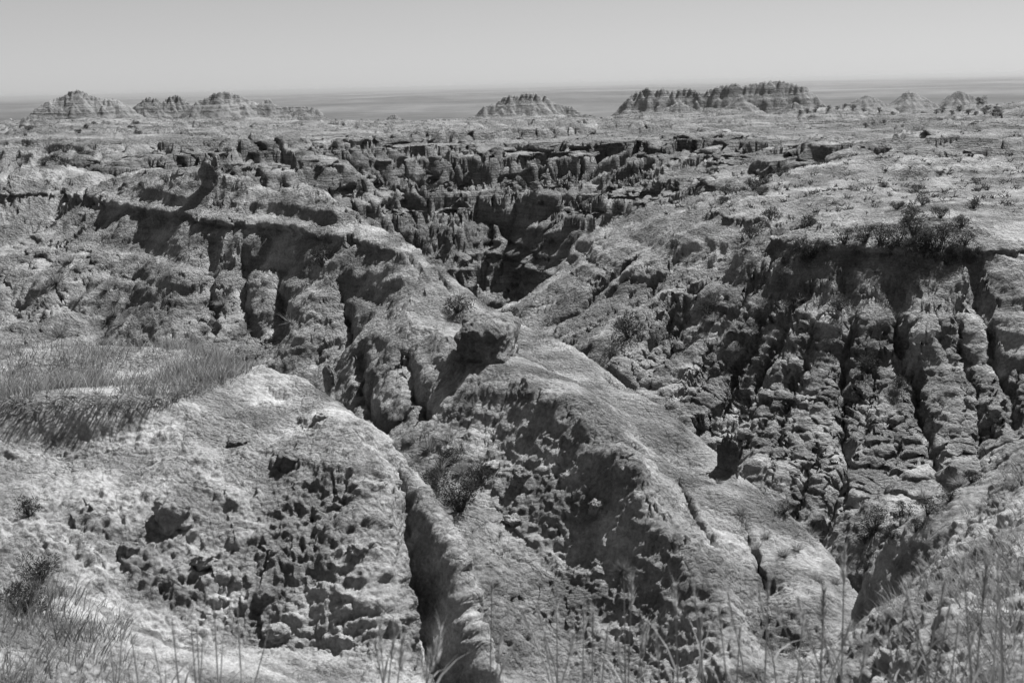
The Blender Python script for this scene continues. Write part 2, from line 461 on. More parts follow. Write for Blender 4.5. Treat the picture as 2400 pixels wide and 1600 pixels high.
def interp_q(th, u):
    fc = np.interp(th, gth, np.arange(len(gth)))
    fr = (u - gu[0]) / (gu[1] - gu[0])
    c0 = np.clip(fc.astype(int), 0, len(gth) - 2); r0 = np.clip(fr.astype(int), 0, len(gu) - 2)
    a = (fc - c0); b = (fr - r0)
    return ((Q[r0, c0] * (1 - a) + Q[r0, c0 + 1] * a) * (1 - b) + (Q[r0 + 1, c0] * (1 - a) + Q[r0 + 1, c0 + 1] * a) * b)

# ------------------------------------------------------------------ terrain mesh: rows follow the relief
NC_MID, NC_SIDE, NR = 860, 56, 1300
th_in = 0.47
ths = np.concatenate([-th_in - (TH_MAX - th_in) * (np.linspace(1, 0, NC_SIDE, endpoint=False) ** 1.4),
                      np.linspace(-th_in, th_in, NC_MID, endpoint=False),
                      th_in + (TH_MAX - th_in) * (np.linspace(0, 1, NC_SIDE) ** 1.4)])
ang = np.arctan(Q)
vis = ang >= np.maximum.accumulate(ang, axis=0) - 0.004
dw = np.zeros_like(ang)
dw[1:] = np.where(vis[1:], np.abs(np.diff(ang, axis=0)), 0) + np.abs(np.diff(ang, axis=0)) * 0.12
dw += ((gu[1] - gu[0]) * (0.06 + 0.07 * sstep(4, 5.5, np.exp(gu)) * (1 - sstep(8, 10, np.exp(gu))) + 0.12 * sstep(32, 60, np.exp(gu)) * (1 - 0.35 * sstep(260, 420, np.exp(gu))) * (1 - sstep(700, 900, np.exp(gu)))))[:, None]
dw[np.exp(gu) < 2.5] *= 0.25
def smooth(a, k, ax):
    c = np.cumsum(np.concatenate([np.repeat(np.take(a, [0], ax), k, ax), a, np.repeat(np.take(a, [-1], ax), k + 1, ax)], ax), ax)
    sl = [slice(None)] * 2; sh = [slice(None)] * 2
    sl[ax] = slice(2 * k + 1, None); sh[ax] = slice(0, -2 * k - 1)
    return ((c[tuple(sl)] - c[tuple(sh)]) / (2 * k + 1))[tuple(slice(0, s) for s in a.shape)]
for _ in range(2):
    dw = smooth(dw.astype(np.float64), 12, 0)
    dw = smooth(dw, 12, 1)
cum = np.cumsum(dw, 0)
cum = (cum - cum[0]) / (cum[-1] - cum[0])
kk = np.linspace(0, 1, NR)
UU = np.empty((NR, len(ths)))
colf = np.interp(ths, gth, np.arange(len(gth)))
for j, cf in enumerate(colf):
    c0 = min(int(cf), len(gth) - 2); a = cf - c0
    UU[:, j] = np.interp(kk, cum[:, c0] * (1 - a) + cum[:, c0 + 1] * a, gu)
TH = np.broadcast_to(ths[None], UU.shape)
RR = np.exp(UU)
X = (RR * np.sin(TH)).astype(np.float64)
Y = (RR * np.cos(TH)).astype(np.float64)
Z = RR * interp_q(TH, UU)
PXc = np.interp(TH, [theta_of(p) for p in range(-1600, 4001, 100)], np.arange(-1600, 4001, 100))

def grad_of(Xa, Ya, Za):
    """gradient dz/dx, dz/dy on the polar grid"""
    def d(a, ax): return np.gradient(a, axis=ax)
    xu, yu, zu = d(Xa, 0), d(Ya, 0), d(Za, 0)
    xv, yv, zv = d(Xa, 1), d(Ya, 1), d(Za, 1)
    det = xu * yv - xv * yu
    det = np.where(np.abs(det) < 1e-9, 1e-9, det)
    return (zu * yv - zv * yu) / det, (xu * zv - xv * zu) / det

def spacing(P):
    a = np.linalg.norm(np.diff(P, axis=0), axis=-1)
    a = np.concatenate([a, a[-1:]], 0)
    b = np.linalg.norm(np.diff(P, axis=1), axis=-1)
    b = np.concatenate([b, b[:, -1:]], 1)
    return np.maximum(a, b).astype(f32)
DS = spacing(np.stack([X, Y, Z], -1))
# --- gullies, octave by octave, each running down the slope the larger ones left
rr = RR.astype(f32)
x32 = X.astype(f32); y32 = Y.astype(f32)
gx, gy = grad_of(X, Y, Z)
gx = gx.astype(f32); gy = gy.astype(f32)
far = sstep(60, 100, rr)
hz = np.zeros_like(rr)
wx = fbm(x32, y32, 0 * rr, 0.05, 3, 0.5, 3.0) * 3 * far
wy = fbm(x32, y32, 0 * rr, 0.05, 3, 0.5, 8.0) * 3 * far
# water-cut cracks one can follow in the photograph
def first_hit(px, py):
    th, q = ray(px, py)
    j = int(np.argmin(np.abs(gth - th)))
    col = Q[:, j]
    i = np.where((col >= q) & (np.exp(gu) > 14))[0]
    r = math.exp(gu[i[0]]) if len(i) else 60.0
    return r * math.sin(th), r * math.cos(th), r

def carve(pts, depth, w, wide_d, wide_w):
    wp = [first_hit(*p) for p in pts]
    # wander a little
    seg = []
    for (x0, y0, r0), (x1, y1, r1) in zip(wp[:-1], wp[1:]):
        for k in range(4):
            seg.append((x0 + (x1 - x0) * k / 4 + rng.uniform(-.004, .004) * r0, y0 + (y1 - y0) * k / 4 + rng.uniform(-.004, .004) * r0, r0 + (r1 - r0) * k / 4))
    seg.append(wp[-1])
    ra = min(q[2] for q in wp) * 0.9; rb_ = max(q[2] for q in wp) * 1.1
    rows = np.where((rr.max(1) > ra) & (rr.min(1) < rb_))[0]
    sl = slice(rows[0], rows[-1] + 1)
    best = np.full(rr[sl].shape, 99.0, f32)
    tt_ = np.zeros(rr[sl].shape, f32)
    n_ = len(seg) - 1
    for k in range(n_):
        ax, ay, _ = seg[k]; bx, by, _ = seg[k + 1]
        dx, dy = bx - ax, by - ay
        L2 = dx * dx + dy * dy + 1e-9
        t = np.clip(((x32[sl] - ax) * dx + (y32[sl] - ay) * dy) / L2, 0, 1)
        d = np.hypot(x32[sl] - ax - t * dx, y32[sl] - ay - t * dy)
        m_ = d < best
        best = np.where(m_, d, best); tt_ = np.where(m_, (k + t) / n_, tt_)
    r_ = wp[len(wp) // 2][2]
    tap = 0.35 + 0.65 * np.maximum(np.sin(np.clip(tt_ * 1.15, 0, 1) * 3.1416), 0) ** 0.6
    tap = np.where(tt_ > 0.5, np.maximum(tap, 0.75), tap)
    wn = w * r_ * (0.8 + 0.5 * fbm(x32[sl], y32[sl], 0 * rr[sl], 1.5, 2, 0.5, 19.0))
    hz[sl] -= depth * r_ * tap * np.clip(1 - best / np.maximum(wn, 0.02), 0, 1) ** 0.8 + wide_d * r_ * tap * np.clip(1 - best / (wide_w * r_), 0, 1) ** 1.4

for pts in ([(1945, 605), (1950, 690), (1940, 800), (1945, 900), (1955, 1000), (1920, 1110), (1880, 1225)],
            [(2040, 600), (2075, 720), (2095, 790), (2130, 900), (2150, 1000), (2190, 1090)]):
    carve(pts, 0.030, 0.012, 0.034, 0.07)
for pts in ([(2230, 600), (2280, 720), (2320, 860), (2340, 960)], [(1850, 640), (1790, 740), (1730, 860), (1690, 960), (1660, 1040)],
            [(1780, 680), (1700, 810), (1650, 900), (1600, 985)], [(1890, 640), (1850, 780), (1810, 900), (1790, 1000)]):
    carve(pts, 0.022, 0.010, 0.022, 0.05)
for pts in ([(2000, 720), (2010, 820), (2000, 900)], [(2190, 640), (2210, 720), (2240, 850), (2250, 960)], [(1750, 620), (1680, 720), (1620, 820), (1560, 900)], [(1600, 640), (1540, 730), (1480, 820)],
            [(2070, 900), (2060, 1000), (2040, 1100)], [(1880, 1000), (1850, 1080), (1830, 1150)], [(1720, 1000), (1700, 1060), (1690, 1100)], [(1460, 600), (1400, 660), (1350, 720)], [(1560, 600), (1500, 660), (1450, 730)], [(2240, 900), (2260, 1000), (2270, 1060)]):
    carve(pts, 0.016, 0.008, 0.010, 0.03)
for pts in ([(842, 790), (846, 860), (860, 950), (885, 1020)], [(940, 820), (960, 880), (1000, 960)], [(790, 640), (800, 720), (830, 780)], [(640, 600), (650, 690), (660, 770)], [(560, 580), (570, 680), (590, 760)], [(480, 580), (490, 680), (500, 760)],
            [(1560, 1110), (1600, 1180), (1640, 1260)], [(1700, 1200), (1740, 1280), (1770, 1350)]):
    carve(pts, 0.016, 0.009, 0.012, 0.035)
# mounds and hollows of the far badlands
hz += far * (fbm(x32, y32, 0 * rr, 0.022, 4, 0.5, 1.0) * (5.0 - 3.6 * sstep(140, 190, rr))) * (1 - sstep(500, 1100, rr))
wcone = worley(x32 + wx * 2, y32 + wy * 2, 0 * rr, 1 / 38.0, 77)
hz += np.clip(1 - wcone * 1.9, 0, 1) * 5.0 * sstep(210, 270, rr) * (1 - sstep(700, 900, rr)) * sstep(900, 1050, PXc)
rid = 1 - np.abs(fbm(x32, y32, 0 * rr, 0.06, 4, 0.55, 33.0)) * 2.2
hz += sstep(42, 64, rr) * (1 - sstep(400, 700, rr)) * (rid - 0.6) * (1.0 + 0.6 * sstep(150, 200, rr))
rid = 1 - np.abs(fbm(x32, y32, 0 * rr, 0.2, 4, 0.55, 41.0)) * 2.2
hz += sstep(24, 46, rr) * (1 - sstep(150, 260, rr)) * (rid - 0.6) * (0.34 - 0.26 * sstep(55, 80, rr))
g1x, g1y = grad_of(X, Y, Z + hz)
gx = g1x.astype(f32); gy = g1y.astype(f32)
for k, (lam, lo, hi, amp) in enumerate(((46, 120, 1300, .12), (21, 72, 900, .22), (9.7, 66, 520, .27), (4.2, 20, 300, .19), (1.9, 15, 85, .12), (0.85, 12, 62, .12), (0.38, 9, 60, .12), (0.17, 7, 28, .08))):
    msk = sstep(lo * 0.8, lo * 1.3, rr) * (1 - sstep(hi * 0.8, hi * 1.3, rr)) * (1 - sstep(lam * 0.12, lam * 0.3, DS))
    rows = np.where(msk.max(1) > 0.001)[0]
    a, b = rows[0], rows[-1] + 1
    s = (slice(a, b), slice(None))
    c, dx, dy = gully(x32[s] + wx[s], y32[s] + wy[s], gx[s], gy[s], lam, 3.7 * k + 1, 3.2 if lam > 3 else 5.0)
    sl = np.sqrt(gx[s] ** 2 + gy[s] ** 2)
    am = (amp * lam) * msk[s] * sstep(0.08, 0.55, sl) * (1 - (0.1 if lam > 9 else 0.45 if lam > 3 else 0.85) * sstep(52, 78, rr[s]))
    nar = 1 - np.clip(1 - (c + 1) / 0.42, 0, 1) ** 1.5          # flat-sided spurs, narrow cracks between
    rnd = np.sqrt(np.clip(c * 0.5 + 0.5, 0, 1) + 0.01)
    wide = 0.55 if lam > 3 else 0.22
    wide = wide + (0.9 - wide) * far[s]
    h = rnd * wide + nar * (1 - wide)
    hz[s] += am * (h - 0.8)
    gx[s] += am * dx * 0.25; gy[s] += am * dy * 0.25
Z = Z + hz
# treads and risers of the level beds
def terrace(z, st, k, warp, lo, hi):
    zz = z / st + warp
    zz = zz + 0.35 * np.sin(zz * 2.1) 
    fl = np.floor(zz); fr = zz - fl
    sh = fl + (1 - k) * fr + k * sstep(lo, hi, fr)
    return (sh - zz) * st
wrp = fbm(x32, y32, 0 * rr, 0.02, 3, 0.5, 51.0)
DS = spacing(np.stack([X, Y, Z], -1))
Z = Z + terrace(Z, 2.3, 0.42, wrp * 0.9, 0.35, 0.8) * sstep(62, 85, rr) * (1 - sstep(380, 600, rr)) * (1 - sstep(0.6, 1.6, DS))
Z = Z + terrace(Z, 0.75, 0.13 + 0.3 * sstep(37, 47, rr) * sstep(1150, 1350, PXc), wrp * 2.0, 0.3, 0.8) * sstep(17, 26, rr) * (1 - sstep(70, 110, rr)) * (1 - sstep(0.18, 0.5, DS))
# ledges
def beds(z, s, seed):
    return fbm(z * 0 + seed, z * 0 + 2.2, z, s, 3, 0.6, seed)
zt = Z + fbm(x32, y32, 0 * rr, 0.03, 2, 0.5, 5.0) * 1.2
P = np.stack([X, Y, Z], -1)

def smooth3(a, ax):
    b = a.copy()
    if ax == 0:
        b[1:-1] = (a[:-2] + a[1:-1] + a[2:]) / 3
    else:
        b[:, 1:-1] = (a[:, :-2] + a[:, 1:-1] + a[:, 2:]) / 3
    return b

def normals(P):
    du = np.gradient(P, axis=0); dv = np.gradient(P, axis=1)
    nn = np.cross(dv, du)
    nn /= np.linalg.norm(nn, axis=-1, keepdims=True) + 1e-12
    nn[nn[..., 2] < 0] *= -1
    for ax in (0, 1):
        for _ in range(2):
            nn = smooth3(nn, ax)
    nn /= np.linalg.norm(nn, axis=-1, keepdims=True) + 1e-12
    return nn

Nn = normals(P)
hor = np.sqrt(Nn[..., 0] ** 2 + Nn[..., 1] ** 2)
amp = np.clip(rr * (0.0085 + 0.003 * sstep(55, 90, rr)), 0.0, 2.2) * sstep(12, 26, rr) * (1 - sstep(700, 1200, rr))
z_ = zt.astype(f32)
b_a = beds(z_, 0.9, 4.0); b_b = beds(z_, 0.3, 9.0)
bed = 0.7 * (sstep(-0.04, 0.05, b_a) - 0.5) + 0.5 * b_a + far * (0.9 * (sstep(-0.06, 0.06, b_b) - 0.5) + 0.8 * b_b)
DS = spacing(P)
dzr = np.abs(np.gradient(P[..., 2], axis=0))
for _ in range(4):
    dzr = smooth3(smooth3(dzr, 0), 1)
dsp = amp * bed * (1 - sstep(0.12, 0.35, dzr)) * (1 - sstep(0.3, 0.8, DS / np.maximum(amp, 0.05)))
fac = sstep(0.15, 0.5, hor)
P[..., 0] += Nn[..., 0] / (hor + 1e-6) * dsp * fac
P[..., 1] += Nn[..., 1] / (hor + 1e-6) * dsp * fac
Z0 = P[..., 2].copy()

# --- scarps, clods and pop-corn crust, pushed out along the surface normal
Nn = normals(P).astype(f32)
px_, py_, pz_ = (P[..., i].astype(f32) for i in range(3))
D_ = np.zeros_like(rr)
def band_rows(lo, hi):
    r = np.where((rr.max(1) > lo) & (rr.min(1) < hi))[0]
    return slice(r[0], r[-1] + 1)
slope_m = sstep(0.18, 0.5, np.sqrt(Nn[..., 0] ** 2 + Nn[..., 1] ** 2))
grassy = (sstep(10.45, 10.75, rr) * (1 - sstep(14.5, 16, rr)) * (1 - sstep(500, 600, PXc))).astype(f32)
for lam, lo, hi, am, kind in ((14, 90, 600, .012, 's'), (5.5, 40, 300, .014, 's'), (2.4, 18, 75, .018, 's'), (1.0, 6, 60, .014, 's'), (0.42, 4, 13, .03, 's'), (0.42, 13, 40, .045, 's'), (0.17, 4, 13, .10, 's'), (0.17, 13, 40, .15, 's'), (0.08, 4, 14, .16, 's'),
                              (0.5, 6, 60, .025, 'w'), (0.22, 4, 13, .11, 'w'), (0.2, 13, 40, .07, 'w'), (0.09, 4, 24, .45, 'w'), (0.05, 4, 14, .55, 'w')):
    s = band_rows(lo * 0.8, hi * 1.2)
    mk = sstep(lo * 0.8, lo * 1.2, rr[s]) * (1 - sstep(hi * 0.7, hi * 1.2, rr[s])) * (1 - sstep(lam * 0.22, lam * 0.55, DS[s]))
    if kind == 's':
        v = fbm(px_[s], py_[s], pz_[s] * 1.7, 1 / lam, 3, 0.55, lam * 3.1)
        v = sstep(-0.06, 0.06, v) + 0.6 * sstep(0.2, 0.3, v) + 0.6 * sstep(-0.32, -0.22, v) + 0.25 * v
        D_[s] += lam * am * mk * v * (0.7 + 0.3 * slope_m[s])
    else:
        w = worley(px_[s], py_[s], pz_[s], 1 / lam, int(lam * 10) + 3)
        big = sstep(-0.25, 0.35, fbm(px_[s], py_[s], pz_[s], 0.3 / lam, 2, 0.5, lam * 7))
        v = np.sqrt(np.clip(1 - (w / 0.75) ** 2, 0, 1))
        D_[s] += lam * am * mk * v * (0.5 + 0.7 * big)
s = band_rows(2, 200)
D_[s] += 0.0035 * np.minimum(rr[s], 60) ** 0.9 * fbm(px_[s], py_[s], pz_[s], 6.0, 3, 0.6, 2.0) * 0.6
D_ *= (1 - 0.75 * grassy)
P += Nn * D_[..., None]

# ------------------------------------------------------------------ cut the sheet into the landforms
def bnd(tab):
    return np.interp(PXc, [a for a, _ in tab], [b for _, b in tab])
b1 = bnd([(0, 5.4), (900, 5.6), (1100, 6.2), (1400, 9), (1900, 9.5), (2000, 9), (2400, 10)])
b2 = bnd([(0, 20), (600, 17), (900, 12.8), (1100, 10.4), (1180, 8.8)])
b2 = np.maximum(b1, b2 * (PXc < 1190))
b3 = bnd([(0, 76), (400, 74), (800, 66), (1080, 50), (1190, 38), (1300, 32), (1500, 26.8), (1650, 24.5), (1880, 21.4), (1960, 19.5), (1985, 14.8), (2000, 11.5), (2400, 10.5)])
b3 = np.maximum(b3, b2)
b4 = bnd([(0, 76), (1080, 50), (1190, 52), (1300, 68), (1600, 80), (2400, 86)])
b4 = np.maximum(b4, b3)
jit = 1 + 0.02 * fbm(x32, y32, 0 * rr, 0.8, 2, 0.5, 12)
rj = rr * jit
lab = (rj > b1).astype(int) + (rj > b2) + (rj > b3) + (rj > b4) + (rj > 270)

M_near = clay_material('clay_near', 0.225, 0.10, 2.2, 30, 0.17, 0.3)
M_mid = clay_material('clay_ridge', 0.19, 0.36, 1.5, 15, 0.45, 1.0)
M_far = clay_material('clay_far', 0.145, 0.5, 1.1, 4.5, 0.7, 4.5)
M_butte = clay_material('clay_butte', 0.135, 0.30, 0.5, 0.8, 1.0, 3.0)

def mesh_obj(name, V, F, mat, parent=None, smooth=True):
    me = bpy.data.meshes.new(name)
    V = np.asarray(V, f32); F = np.asarray(F, np.int32)
    me.vertices.add(len(V)); me.vertices.foreach_set('co', V.ravel())
    k = F.shape[1]
    me.loops.add(F.size); me.loops.foreach_set('vertex_index', F.ravel())
    me.polygons.add(len(F))
    me.polygons.foreach_set('loop_start', np.arange(0, F.size, k, dtype=np.int32))
    me.polygons.foreach_set('loop_total', np.full(len(F), k, np.int32))
    if smooth:
        me.polygons.foreach_set('use_smooth', np.ones(len(F), bool))
    me.update(calc_edges=True)
    me.materials.append(mat)
    o = bpy.data.objects.new(name, me)
    COL.objects.link(o)
    if parent is not None:
        o.parent = parent
    return o

ncol = len(ths)
ii = (np.arange(NR - 1)[:, None] * ncol + np.arange(ncol - 1)[None])
quads = np.stack([ii, ii + 1, ii + 1 + ncol, ii + ncol], -1).reshape(-1, 4)
flab = lab[:-1, :-1].reshape(-1)
PV = P.reshape(-1, 3)
names = ['rim_slope', 'knoll', 'clay_ridge', 'hillside', 'canyon_slopes', 'plateau']
mats = [M_near, M_near, M_mid, M_mid, M_far, M_far]
descr = ['grassy clay rim slope at the near edge of the view', 'lumpy pale clay knoll with grass on its flat top',
         'clay ridge running down from upper left to lower right', 'broad gullied clay hillside on the right',
         'eroded canyon walls with level beds below the plateau', 'low pale badland plateau before the plain']
for k in range(6):
    q = quads[flab == k]
    u, inv = np.unique(q, return_inverse=True)
    o = mesh_obj(names[k], PV[u], inv.reshape(-1, 4), mats[k])
    o['kind'] = 'structure'; o['label'] = descr[k]

# ------------------------------------------------------------------ plain out to the horizon
def plain_material():
    mt, t, b = mat_new('prairie')
    geo = t.nodes.new('ShaderNodeNewGeometry')
    mp = t.nodes.new('ShaderNodeMapping')
    mp.inputs['Scale'].default_value = (0.0008, 0.0005, 0.001)
    t.links.new(geo.outputs['Position'], mp.inputs[0])
    n1 = noise_n(t, mp.outputs[0], 1.0, 8, 0.62, 0.4)
    v1 = ramp(t, n1, [(0.36, 0.04), (0.46, 0.055), (0.55, 0.08), (0.66, 0.13)])
    n2 = noise_n(t, geo.outputs['Position'], 0.012, 6, 0.65)
    v2 = ramp(t, n2, [(0.3, 0.65), (0.7, 1.3)])
    t.links.new(math_n(t, 'MULTIPLY', v1, v2), b.inputs['Base Color'])
    return mt

M_plain = plain_material()
pt = np.radians(np.arange(-180, 181, 1.0))
pr = np.concatenate([[2, 300, 700], np.geomspace(1000, 70000, 150)])
PT, PR = np.meshgrid(pt, pr)
PX2 = PR * np.sin(PT); PY2 = PR * np.cos(PT)
hh = fbm((PX2 / 2600).astype(f32), (PY2 / 2600).astype(f32), (PR * 0).astype(f32), 1.0, 5, 0.55, 21)
PX2[:, -1] = PX2[:, 0]
PZ2 = -68 + hh * np.clip((PR - 900) / 6000, 0, 1) * 34 - PR * 0.0004 * (PR > 3000)
PZ2[:, -1] = PZ2[:, 0]
nr2, nc2 = PT.shape
i2 = np.arange(nr2 - 1)[:, None] * nc2 + np.arange(nc2 - 1)[None]
q2 = np.stack([i2, i2 + 1, i2 + 1 + nc2, i2 + nc2], -1).reshape(-1, 4)
o = mesh_obj('plain', np.stack([PX2, PY2, PZ2], -1).reshape(-1, 3), q2, M_plain)
o['kind'] = 'structure'; o['label'] = 'dark flat prairie plain reaching the horizon'

# ------------------------------------------------------------------ buttes
def butte(sky_line, d, base_py, label, thick=1.0, seed=1, nx=170, nt_=90, mat=None):
    pts = []
    for px, py in sky_line:
        th, q = ray(px, py)
        pts.append((th, q * d))
    th0 = 0.5 * (pts[0][0] + pts[-1][0])
    zb = ray(0.5 * (sky_line[0][0] + sky_line[-1][0]), base_py)[1] * d
    xs = np.array([(t - th0) * d for t, _ in pts]); zs = np.array([z for _, z in pts])
    wdt = xs[-1] - xs[0]
    hmax = zs.max() - zb
    T = hmax * 1.5 * thick
    gx_ = np.linspace(xs[0] - hmax * 0.8, xs[-1] + hmax * 0.8, nx)
    u = np.linspace(-1, 1, nt_)
    gt_ = np.where(u < 0, u * 1.25, u * 1.25) * T
    Xl, Tl = np.meshgrid(gx_, gt_)
    rb = random.Random(seed * 13 + 1)
    h = np.full(Xl.shape, -0.35 * hmax)
    wob = fbm(Xl.astype(f32), Tl.astype(f32), 0 * Xl.astype(f32), 1.6 / hmax, 3, 0.55, seed * 3.3)
    cones = []
    xk = xs[0]
    while xk <= xs[-1]:
        cones.append((xk, rb.uniform(-.12, .12) * hmax, float(np.interp(xk, xs, zs)) - zb, rb.uniform(0.85, 1.15)))
        cones.append((xk, rb.uniform(-.2, .2) * hmax, cones[-1][2] * rb.uniform(.5, .66), rb.uniform(.5, .75)))
        xk += hmax * rb.choice((0.03, 0.05, 0.10))
    nfront = max(2, int(wdt / hmax * 2.4))
    for k in range(nfront):
        cx = xs[0] + wdt * (k + rb.random()) / nfront
        hh_ = float(np.interp(cx, xs, zs)) - zb
        f_ = rb.uniform(.38, .72)
        cones.append((cx, -hh_ * (1 - f_) * rb.uniform(.9, 1.5) * thick, hh_ * f_, rb.uniform(.75, 1.0)))
    for cx, ct_, ch, sl_ in cones:
        ddx = Xl - cx; ddt = (Tl - ct_) / thick
        an = np.arctan2(ddt, ddx)
        dist = np.sqrt(ddx ** 2 + ddt ** 2) * (1 + 0.10 * np.cos(an * rb.randint(4, 7) + rb.uniform(0, 6)) + 0.32 * wob)
        h = np.maximum(h, ch - sl_ * dist - 0.15 * ch * (1 - np.exp(-dist / (0.2 * hmax))))
    h = h - 0.02 * hmax
    tt = np.abs(Tl)
    xl = Xl.astype(f32); tl = Tl.astype(f32)
    wxl = fbm(xl, tl, 0 * xl, 1.5 / hmax, 3, 0.5, seed + 3) * hmax * 0.5
    wtl = fbm(xl, tl, 0 * xl, 1.5 / hmax, 3, 0.5, seed + 9) * hmax * 0.5
    def gr(h):
        a = np.gradient(h, gt_, axis=0); b = np.gradient(h, gx_, axis=1)
        return b.astype(f32), a.astype(f32)
    for k, (lam, am) in enumerate(((hmax * .45, .10), (hmax * .2, .09))):
        a, b = gr(h)
        c, dx, dy = gully(xl + wxl, tl + wtl, a, b, lam, seed * 2.1 + k, 1.15)
        sl = np.sqrt(a * a + b * b)
        edge = np.clip(tt / (0.3 * T), 0.1, 1)
        h = h + am * lam * sstep(0.1, 0.6, sl) * edge * (np.sqrt(np.clip(c * .5 + .5, 0, 1) + .01) - 0.75)
    h = h + hmax * 0.025 * fbm(xl, tl, 0 * xl, 5.0 / hmax, 3, 0.6, seed)
    # level beds
    zz = (h / hmax + 0.02 * fbm(xl, tl, 0 * xl, 1.2 / hmax, 2, 0.5, seed + 2)).astype(f32)
    h = h + hmax * 0.05 * fbm(zz * 0 + seed, zz * 0, zz, 6.0, 3, 0.6, 1.0)
    h = h + terrace(h, hmax / 8.0, 0.3, zz * 0 + seed, 0.35, 0.8)
    Rl = d + Tl
    thl = th0 + Xl / d
    Pb = np.stack([Rl * np.sin(thl), Rl * np.cos(thl), zb + h], -1)
    i2 = np.arange(nt_ - 1)[:, None] * nx + np.arange(nx - 1)[None]
    q2 = np.stack([i2, i2 + 1, i2 + 1 + nx, i2 + nx], -1).reshape(-1, 4)
    o = mesh_obj('butte', Pb.reshape(-1, 3), q2, mat or M_butte)
    o['kind'] = 'structure'; o['label'] = label
    return o

butte([(80, 250), (110, 228), (140, 218), (160, 207), (178, 204), (200, 211), (225, 221), (260, 223), (285, 235), (308, 250)], 430, 266, 'domed butte at the far left of the skyline', 1.2, 1)
butte([(308, 248), (325, 227), (340, 221), (360, 224), (370, 232), (385, 222), (405, 216), (425, 226), (442, 242)], 450, 268, 'low twin-topped butte between the two left domes', 1.1, 2)
butte([(436, 242), (455, 226), (475, 222), (490, 212), (515, 206), (540, 211), (565, 222), (592, 233), (606, 228), (618, 221), (628, 236), (642, 243), (700, 242), (730, 247), (748, 262)], 440, 274, 'domed butte with a small spike on its right shoulder', 1.2, 3)
butte([(1100, 262), (1113, 240), (1140, 234), (1150, 221), (1170, 215), (1195, 217), (1205, 211), (1235, 213), (1246, 224), (1254, 212), (1263, 230), (1290, 240), (1312, 243), (1335, 258), (1368, 266)], 600, 276, 'blocky butte standing alone before the plain at centre', 1.0, 4)
butte([(1420, 255), (1438, 228), (1455, 211), (1470, 206), (1486, 199), (1500, 208), (1522, 199), (1537, 208), (1560, 203), (1577, 199), (1600, 207), (1618, 211), (1628, 203), (1660, 192), (1685, 187), (1706, 195), (1730, 188), (1775, 182), (1800, 183), (1830, 192), (1852, 197), (1872, 216), (1892, 233), (1905, 250)], 790, 272, 'long jagged butte at right, the highest on the skyline', 0.9, 5, 260, 90)
for k, (sl, d, lab_) in enumerate((
        ([(1500, 268), (1530, 246), (1562, 228), (1590, 246), (1625, 266)], 690, 'small pointed hill below the jagged butte, left'),
        ([(1640, 262), (1675, 238), (1702, 217), (1730, 240), (1770, 262)], 700, 'pale cone leaning on the middle of the jagged butte'),
        ([(1770, 262), (1800, 244), (1826, 232), (1856, 246), (1890, 262)], 690, 'small pointed hill below the jagged butte, right'),
        ([(1940, 240), (1965, 228), (1990, 216), (2010, 222), (2040, 240)], 1350, 'leftmost of three hazy cones on the right plain'),
        ([(2040, 238), (2065, 219), (2086, 205), (2110, 215), (2150, 236)], 1400, 'tallest of three hazy cones on the right plain'),
        ([(2155, 236), (2180, 217), (2200, 206), (2228, 216), (2270, 236)], 1450, 'rightmost of three hazy cones on the right plain'),
        ([(885, 274), (897, 264), (906, 261), (915, 266), (925, 275)], 310, 'tiny dark knob at the edge of the plateau'))):
    butte(sl, d, sl[0][1] + 8, lab_, 1.3, 10 + k, 90, 60)

for k, (sl, d, lab_) in enumerate((
        ([(985, 316), (1040, 300), (1090, 293), (1130, 289), (1180, 295), (1250, 315)], 195, 'broad pale mound on the plateau left of centre'),
        ([(1290, 304), (1330, 290), (1400, 284), (1440, 291), (1480, 304)], 255, 'low hummock on the plateau right of centre'),
        ([(585, 280), (640, 264), (690, 251), (720, 262), (790, 280)], 300, 'pale cone below the spike of the left butte'),
        ([(20, 296), (55, 268), (75, 261), (100, 267), (140, 290)], 255, 'low dome at the left edge under the first butte'),
        ([(240, 290), (300, 273), (360, 266), (420, 276), (470, 290)], 270, 'long pale swell below the twin-topped butte'))):
    butte(sl, d, sl[0][1] + 6, lab_, 1.6, 30 + k, 110, 70, M_far)

ORD = ('first second third fourth fifth sixth seventh eighth ninth tenth eleventh twelfth thirteenth fourteenth fifteenth sixteenth seventeenth eighteenth nineteenth twentieth '
       'twenty-first twenty-second twenty-third twenty-fourth twenty-fifth twenty-sixth twenty-seventh twenty-eighth twenty-ninth thirtieth').split()
def numbered(label, xs):
    order = sorted(range(len(xs)), key=lambda i: xs[i])
    out = [None] * len(xs)
    for n_, i in enumerate(order):
        out[i] = label + ', ' + ORD[n_] + ' from the left'
    return out

# ------------------------------------------------------------------ finding the ground
rel = PV
zc = rel @ np.array(cF); xc = rel @ np.array(cR); yc = rel @ np.array(cU)
ok = zc > 0.3
SX = np.where(ok, W0 / 2 + FPX * xc / np.maximum(zc, 0.3), -1e5).astype(f32)
SY = np.where(ok, H0 / 2 - FPX * yc / np.maximum(zc, 0.3), -1e5).astype(f32)
RV = RR.reshape(-1).astype(f32)
NV = Nn.reshape(-1, 3)

def pick(px, py, tol=4.0):
    """the ground that the photograph shows at (px, py)"""
    while True:
        i = np.where((np.abs(SX - px) < tol) & (np.abs(SY - py) < tol))[0]
        if len(i):
            break
        tol *= 1.7
    r0 = RV[i].min()
    i = i[RV[i] < r0 * 1.06]
    j = i[np.argmin((SX[i] - px) ** 2 + (SY[i] - py) ** 2)]
    return Vector(PV[j]), float(RV[j]), Vector([float(a) for a in NV[j]])

